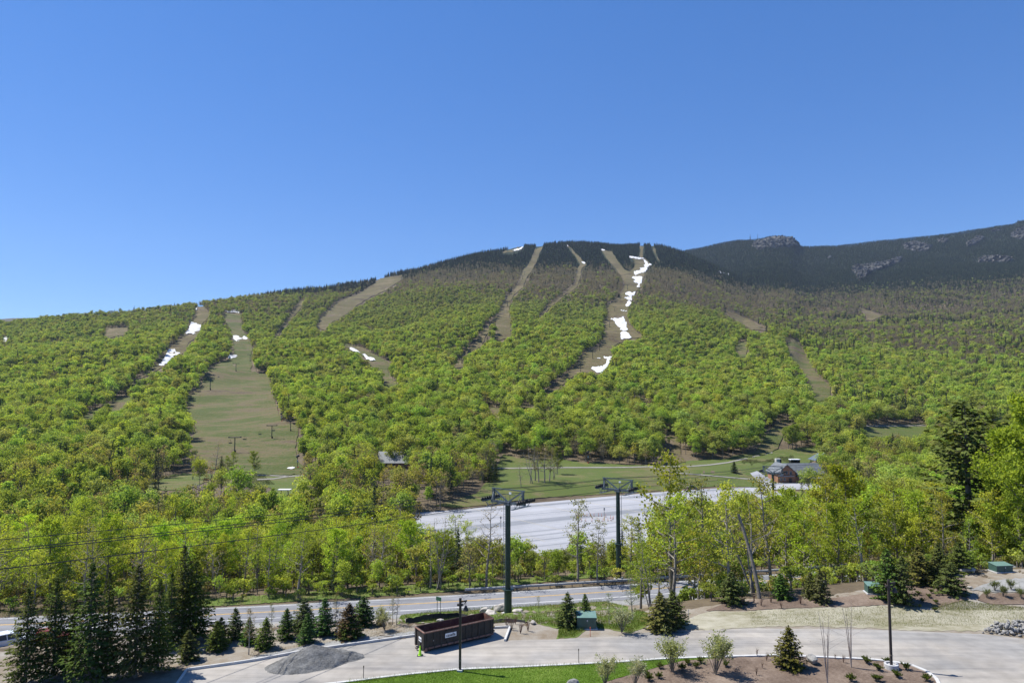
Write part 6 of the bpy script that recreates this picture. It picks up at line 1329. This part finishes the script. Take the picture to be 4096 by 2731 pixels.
for k, (zx, zy) in enumerate([(2030,840),(2170,830),(2100,780),(2240,770),(2330,850)]):
    q = G1(*N4([(zx, zy)])[0]); plant('twig_shrub', SHW[k % 2], (q.x, q.y, q.z + .05), rnd.uniform(.8, 1.3), 'pale green leafy shrub on the gravel bank at right', 'shrub', (.16, .19, .07), 'leafy shrubs on the right bank', 1.0, None, None, ('stems', 'foliage'))

# ---- grass: blades on the lawn, the kerb edge and the verges
M_grass = leafmat('grass_blades', False, transl=.3)
def blades(name, polys, n, h0, h1, w, tint, label, seed, lift=.1, weights=None):
    r = np.random.default_rng(seed); V, C = [], []
    for poly, nn in zip(polys, n):
        a = np.array(poly); px = r.uniform(a[:, 0].min(), a[:, 0].max(), nn * 3); py = r.uniform(a[:, 1].min(), a[:, 1].max(), nn * 3); k = inpoly(px, py, poly); p = G(px[k][:nn], py[k][:nn]); V.append(p)
    p = np.concatenate(V); m = len(p); p[:, 2] += lift - .02; h = r.uniform(h0, h1, m) * r.uniform(.5, 1.3, m); a = r.uniform(0, 6.28, m); d = np.stack([np.cos(a), np.sin(a), np.zeros(m)], -1); ln = r.normal(0, .35, (m, 2)) * h[:, None]
    tip = p + np.column_stack([ln, h]); mid = (p + tip) / 2 + np.array([0, 0, 1]) * (h * .08)[:, None]
    v = np.stack([p - d * w, p + d * w, mid + d * w * .8, tip, mid - d * w * .8], 1).reshape(-1, 3); i = np.arange(m)[:, None] * 5
    o = link(name, mesh_np(name, v, [(i + np.array([[0, 1, 2, 4]]), 0), (i + np.array([[4, 2, 3]]), 0)], [M_grass])); o.color = (*tint, 1); return tag(o, label, 'grass', kind='stuff')
lawn_poly = ISL[1:8] + zz(0, 0, 1, [(2900,2632),(2730,2645),(2655,2664),(2589,2683),(2468,2716),(2380,2745),(1300,2745)])
blades('lawn_grass', [lawn_poly], [42000], .05, .11, .012, (.125, .215, .02), 'short bright green lawn grass in front of the drive', 1, .12)
edge = ISL[1:8]; edge_poly = [(x, y + 1) for x, y in edge] + [(x, y + 11) for x, y in edge[::-1]]
blades('kerb_weeds', [edge_poly], [5200], .2, .45, .010, (.16, .21, .05), 'taller pale grass growing along the lawn kerb', 2, .1)
verge = N2([(1250,1050),(1290,990),(1500,955),(1750,940),(1980,920),(2250,905)]) + N3([(300,895),(600,885),(850,855),(1060,905),(1250,960),(1280,1050),(1120,1130),(900,1095),(760,1090),(640,1170),(490,1180),(510,1095),(300,1050),(150,1020)]) + N2([(2150,1045),(1900,1055),(1500,1045)])
blades('verge_grass', [verge], [26000], .12, .38, .016, (.135, .185, .035), 'rough green grass on the verge around the lift tower', 3, .04)
roadside = zz(0, 0, 1, [(0,2440),(620,2410),(1000,2387),(1500,2350),(1900,2328),(2300,2302),(2480,2290),(2480,2301),(2200,2324),(1840,2360),(1500,2384),(1000,2415),(620,2434),(0,2470)])
blades('roadside_grass', [roadside], [14000], .2, .5, .02, (.14, .19, .04), 'green grass strip along the far road edge', 4, .08)
blades('bank_grass', [N4([(0,960),(600,940),(1200,910),(1500,945),(2000,930),(2351,960),(2351,1060),(1500,1090),(600,1070),(0,1070)]), N4([(1550,900),(1850,860),(1950,880),(2351,920),(2351,950),(1600,945)])], [9000, 5000], .06, .2, .012, (.19, .21, .07), 'thin young grass through the straw on the bank', 5, .05)
blades('loose_weeds', [N2([(950,1060),(1250,1050),(1420,1100),(1420,1150),(900,1190)]), N2([(0,1300),(600,1210),(900,1190),(0,1360)])], [700, 500], .08, .25, .012, (.2, .19, .08), 'scattered weeds on the bare dirt behind the kerb', 6, .03)

# ---- the air between here and the far ridge
hz = MB().box((0, 2130, 430), (9200, 4380, 1060)).build('haze', M_conc); hz.data.materials.clear()
mh = bpy.data.materials.new('thin_blue_air'); mh.use_nodes = True; nh = mh.node_tree.nodes; nh.remove(nh['Principled BSDF'])
pv = nh.new('ShaderNodeVolumePrincipled'); pv.inputs['Color'].default_value = (.6, .75, 1.0, 1); pv.inputs['Density'].default_value = 3.4e-5; pv.inputs['Anisotropy'].default_value = .2
mh.node_tree.links.new(pv.outputs[0], [q for q in nh if q.type == 'OUTPUT_MATERIAL'][0].inputs['Volume']); hz.data.materials.append(mh); tag(hz, 'thin bluish air between the valley and the far ridge', 'haze', kind='stuff')
hz.display_type = 'WIRE'

# ---- where several things answer to one description, say which one, counted from the left
ORD = ['leftmost', 'second', 'third', 'fourth', 'fifth', 'sixth', 'seventh', 'eighth', 'ninth', 'tenth', 'eleventh', 'twelfth', 'thirteenth', 'fourteenth', 'fifteenth', 'sixteenth', 'seventeenth', 'eighteenth', 'nineteenth', 'twentieth', 'twenty-first', 'twenty-second', 'twenty-third', 'twenty-fourth']
byl = {}
for o in list(COL.objects):
    if o.parent is None and 'label' in o: byl.setdefault(o['label'], []).append(o)
for lab, os_ in byl.items():
    if 1 < len(os_) <= len(ORD):
        os_.sort(key=lambda o: float(PX(o.location.x, o.location.y, o.location.z)[0]))
        for i, o in enumerate(os_): o['label'] = lab + (', leftmost one' if i == 0 else (', rightmost one' if i == len(os_) - 1 else f', {ORD[i]} from left'))
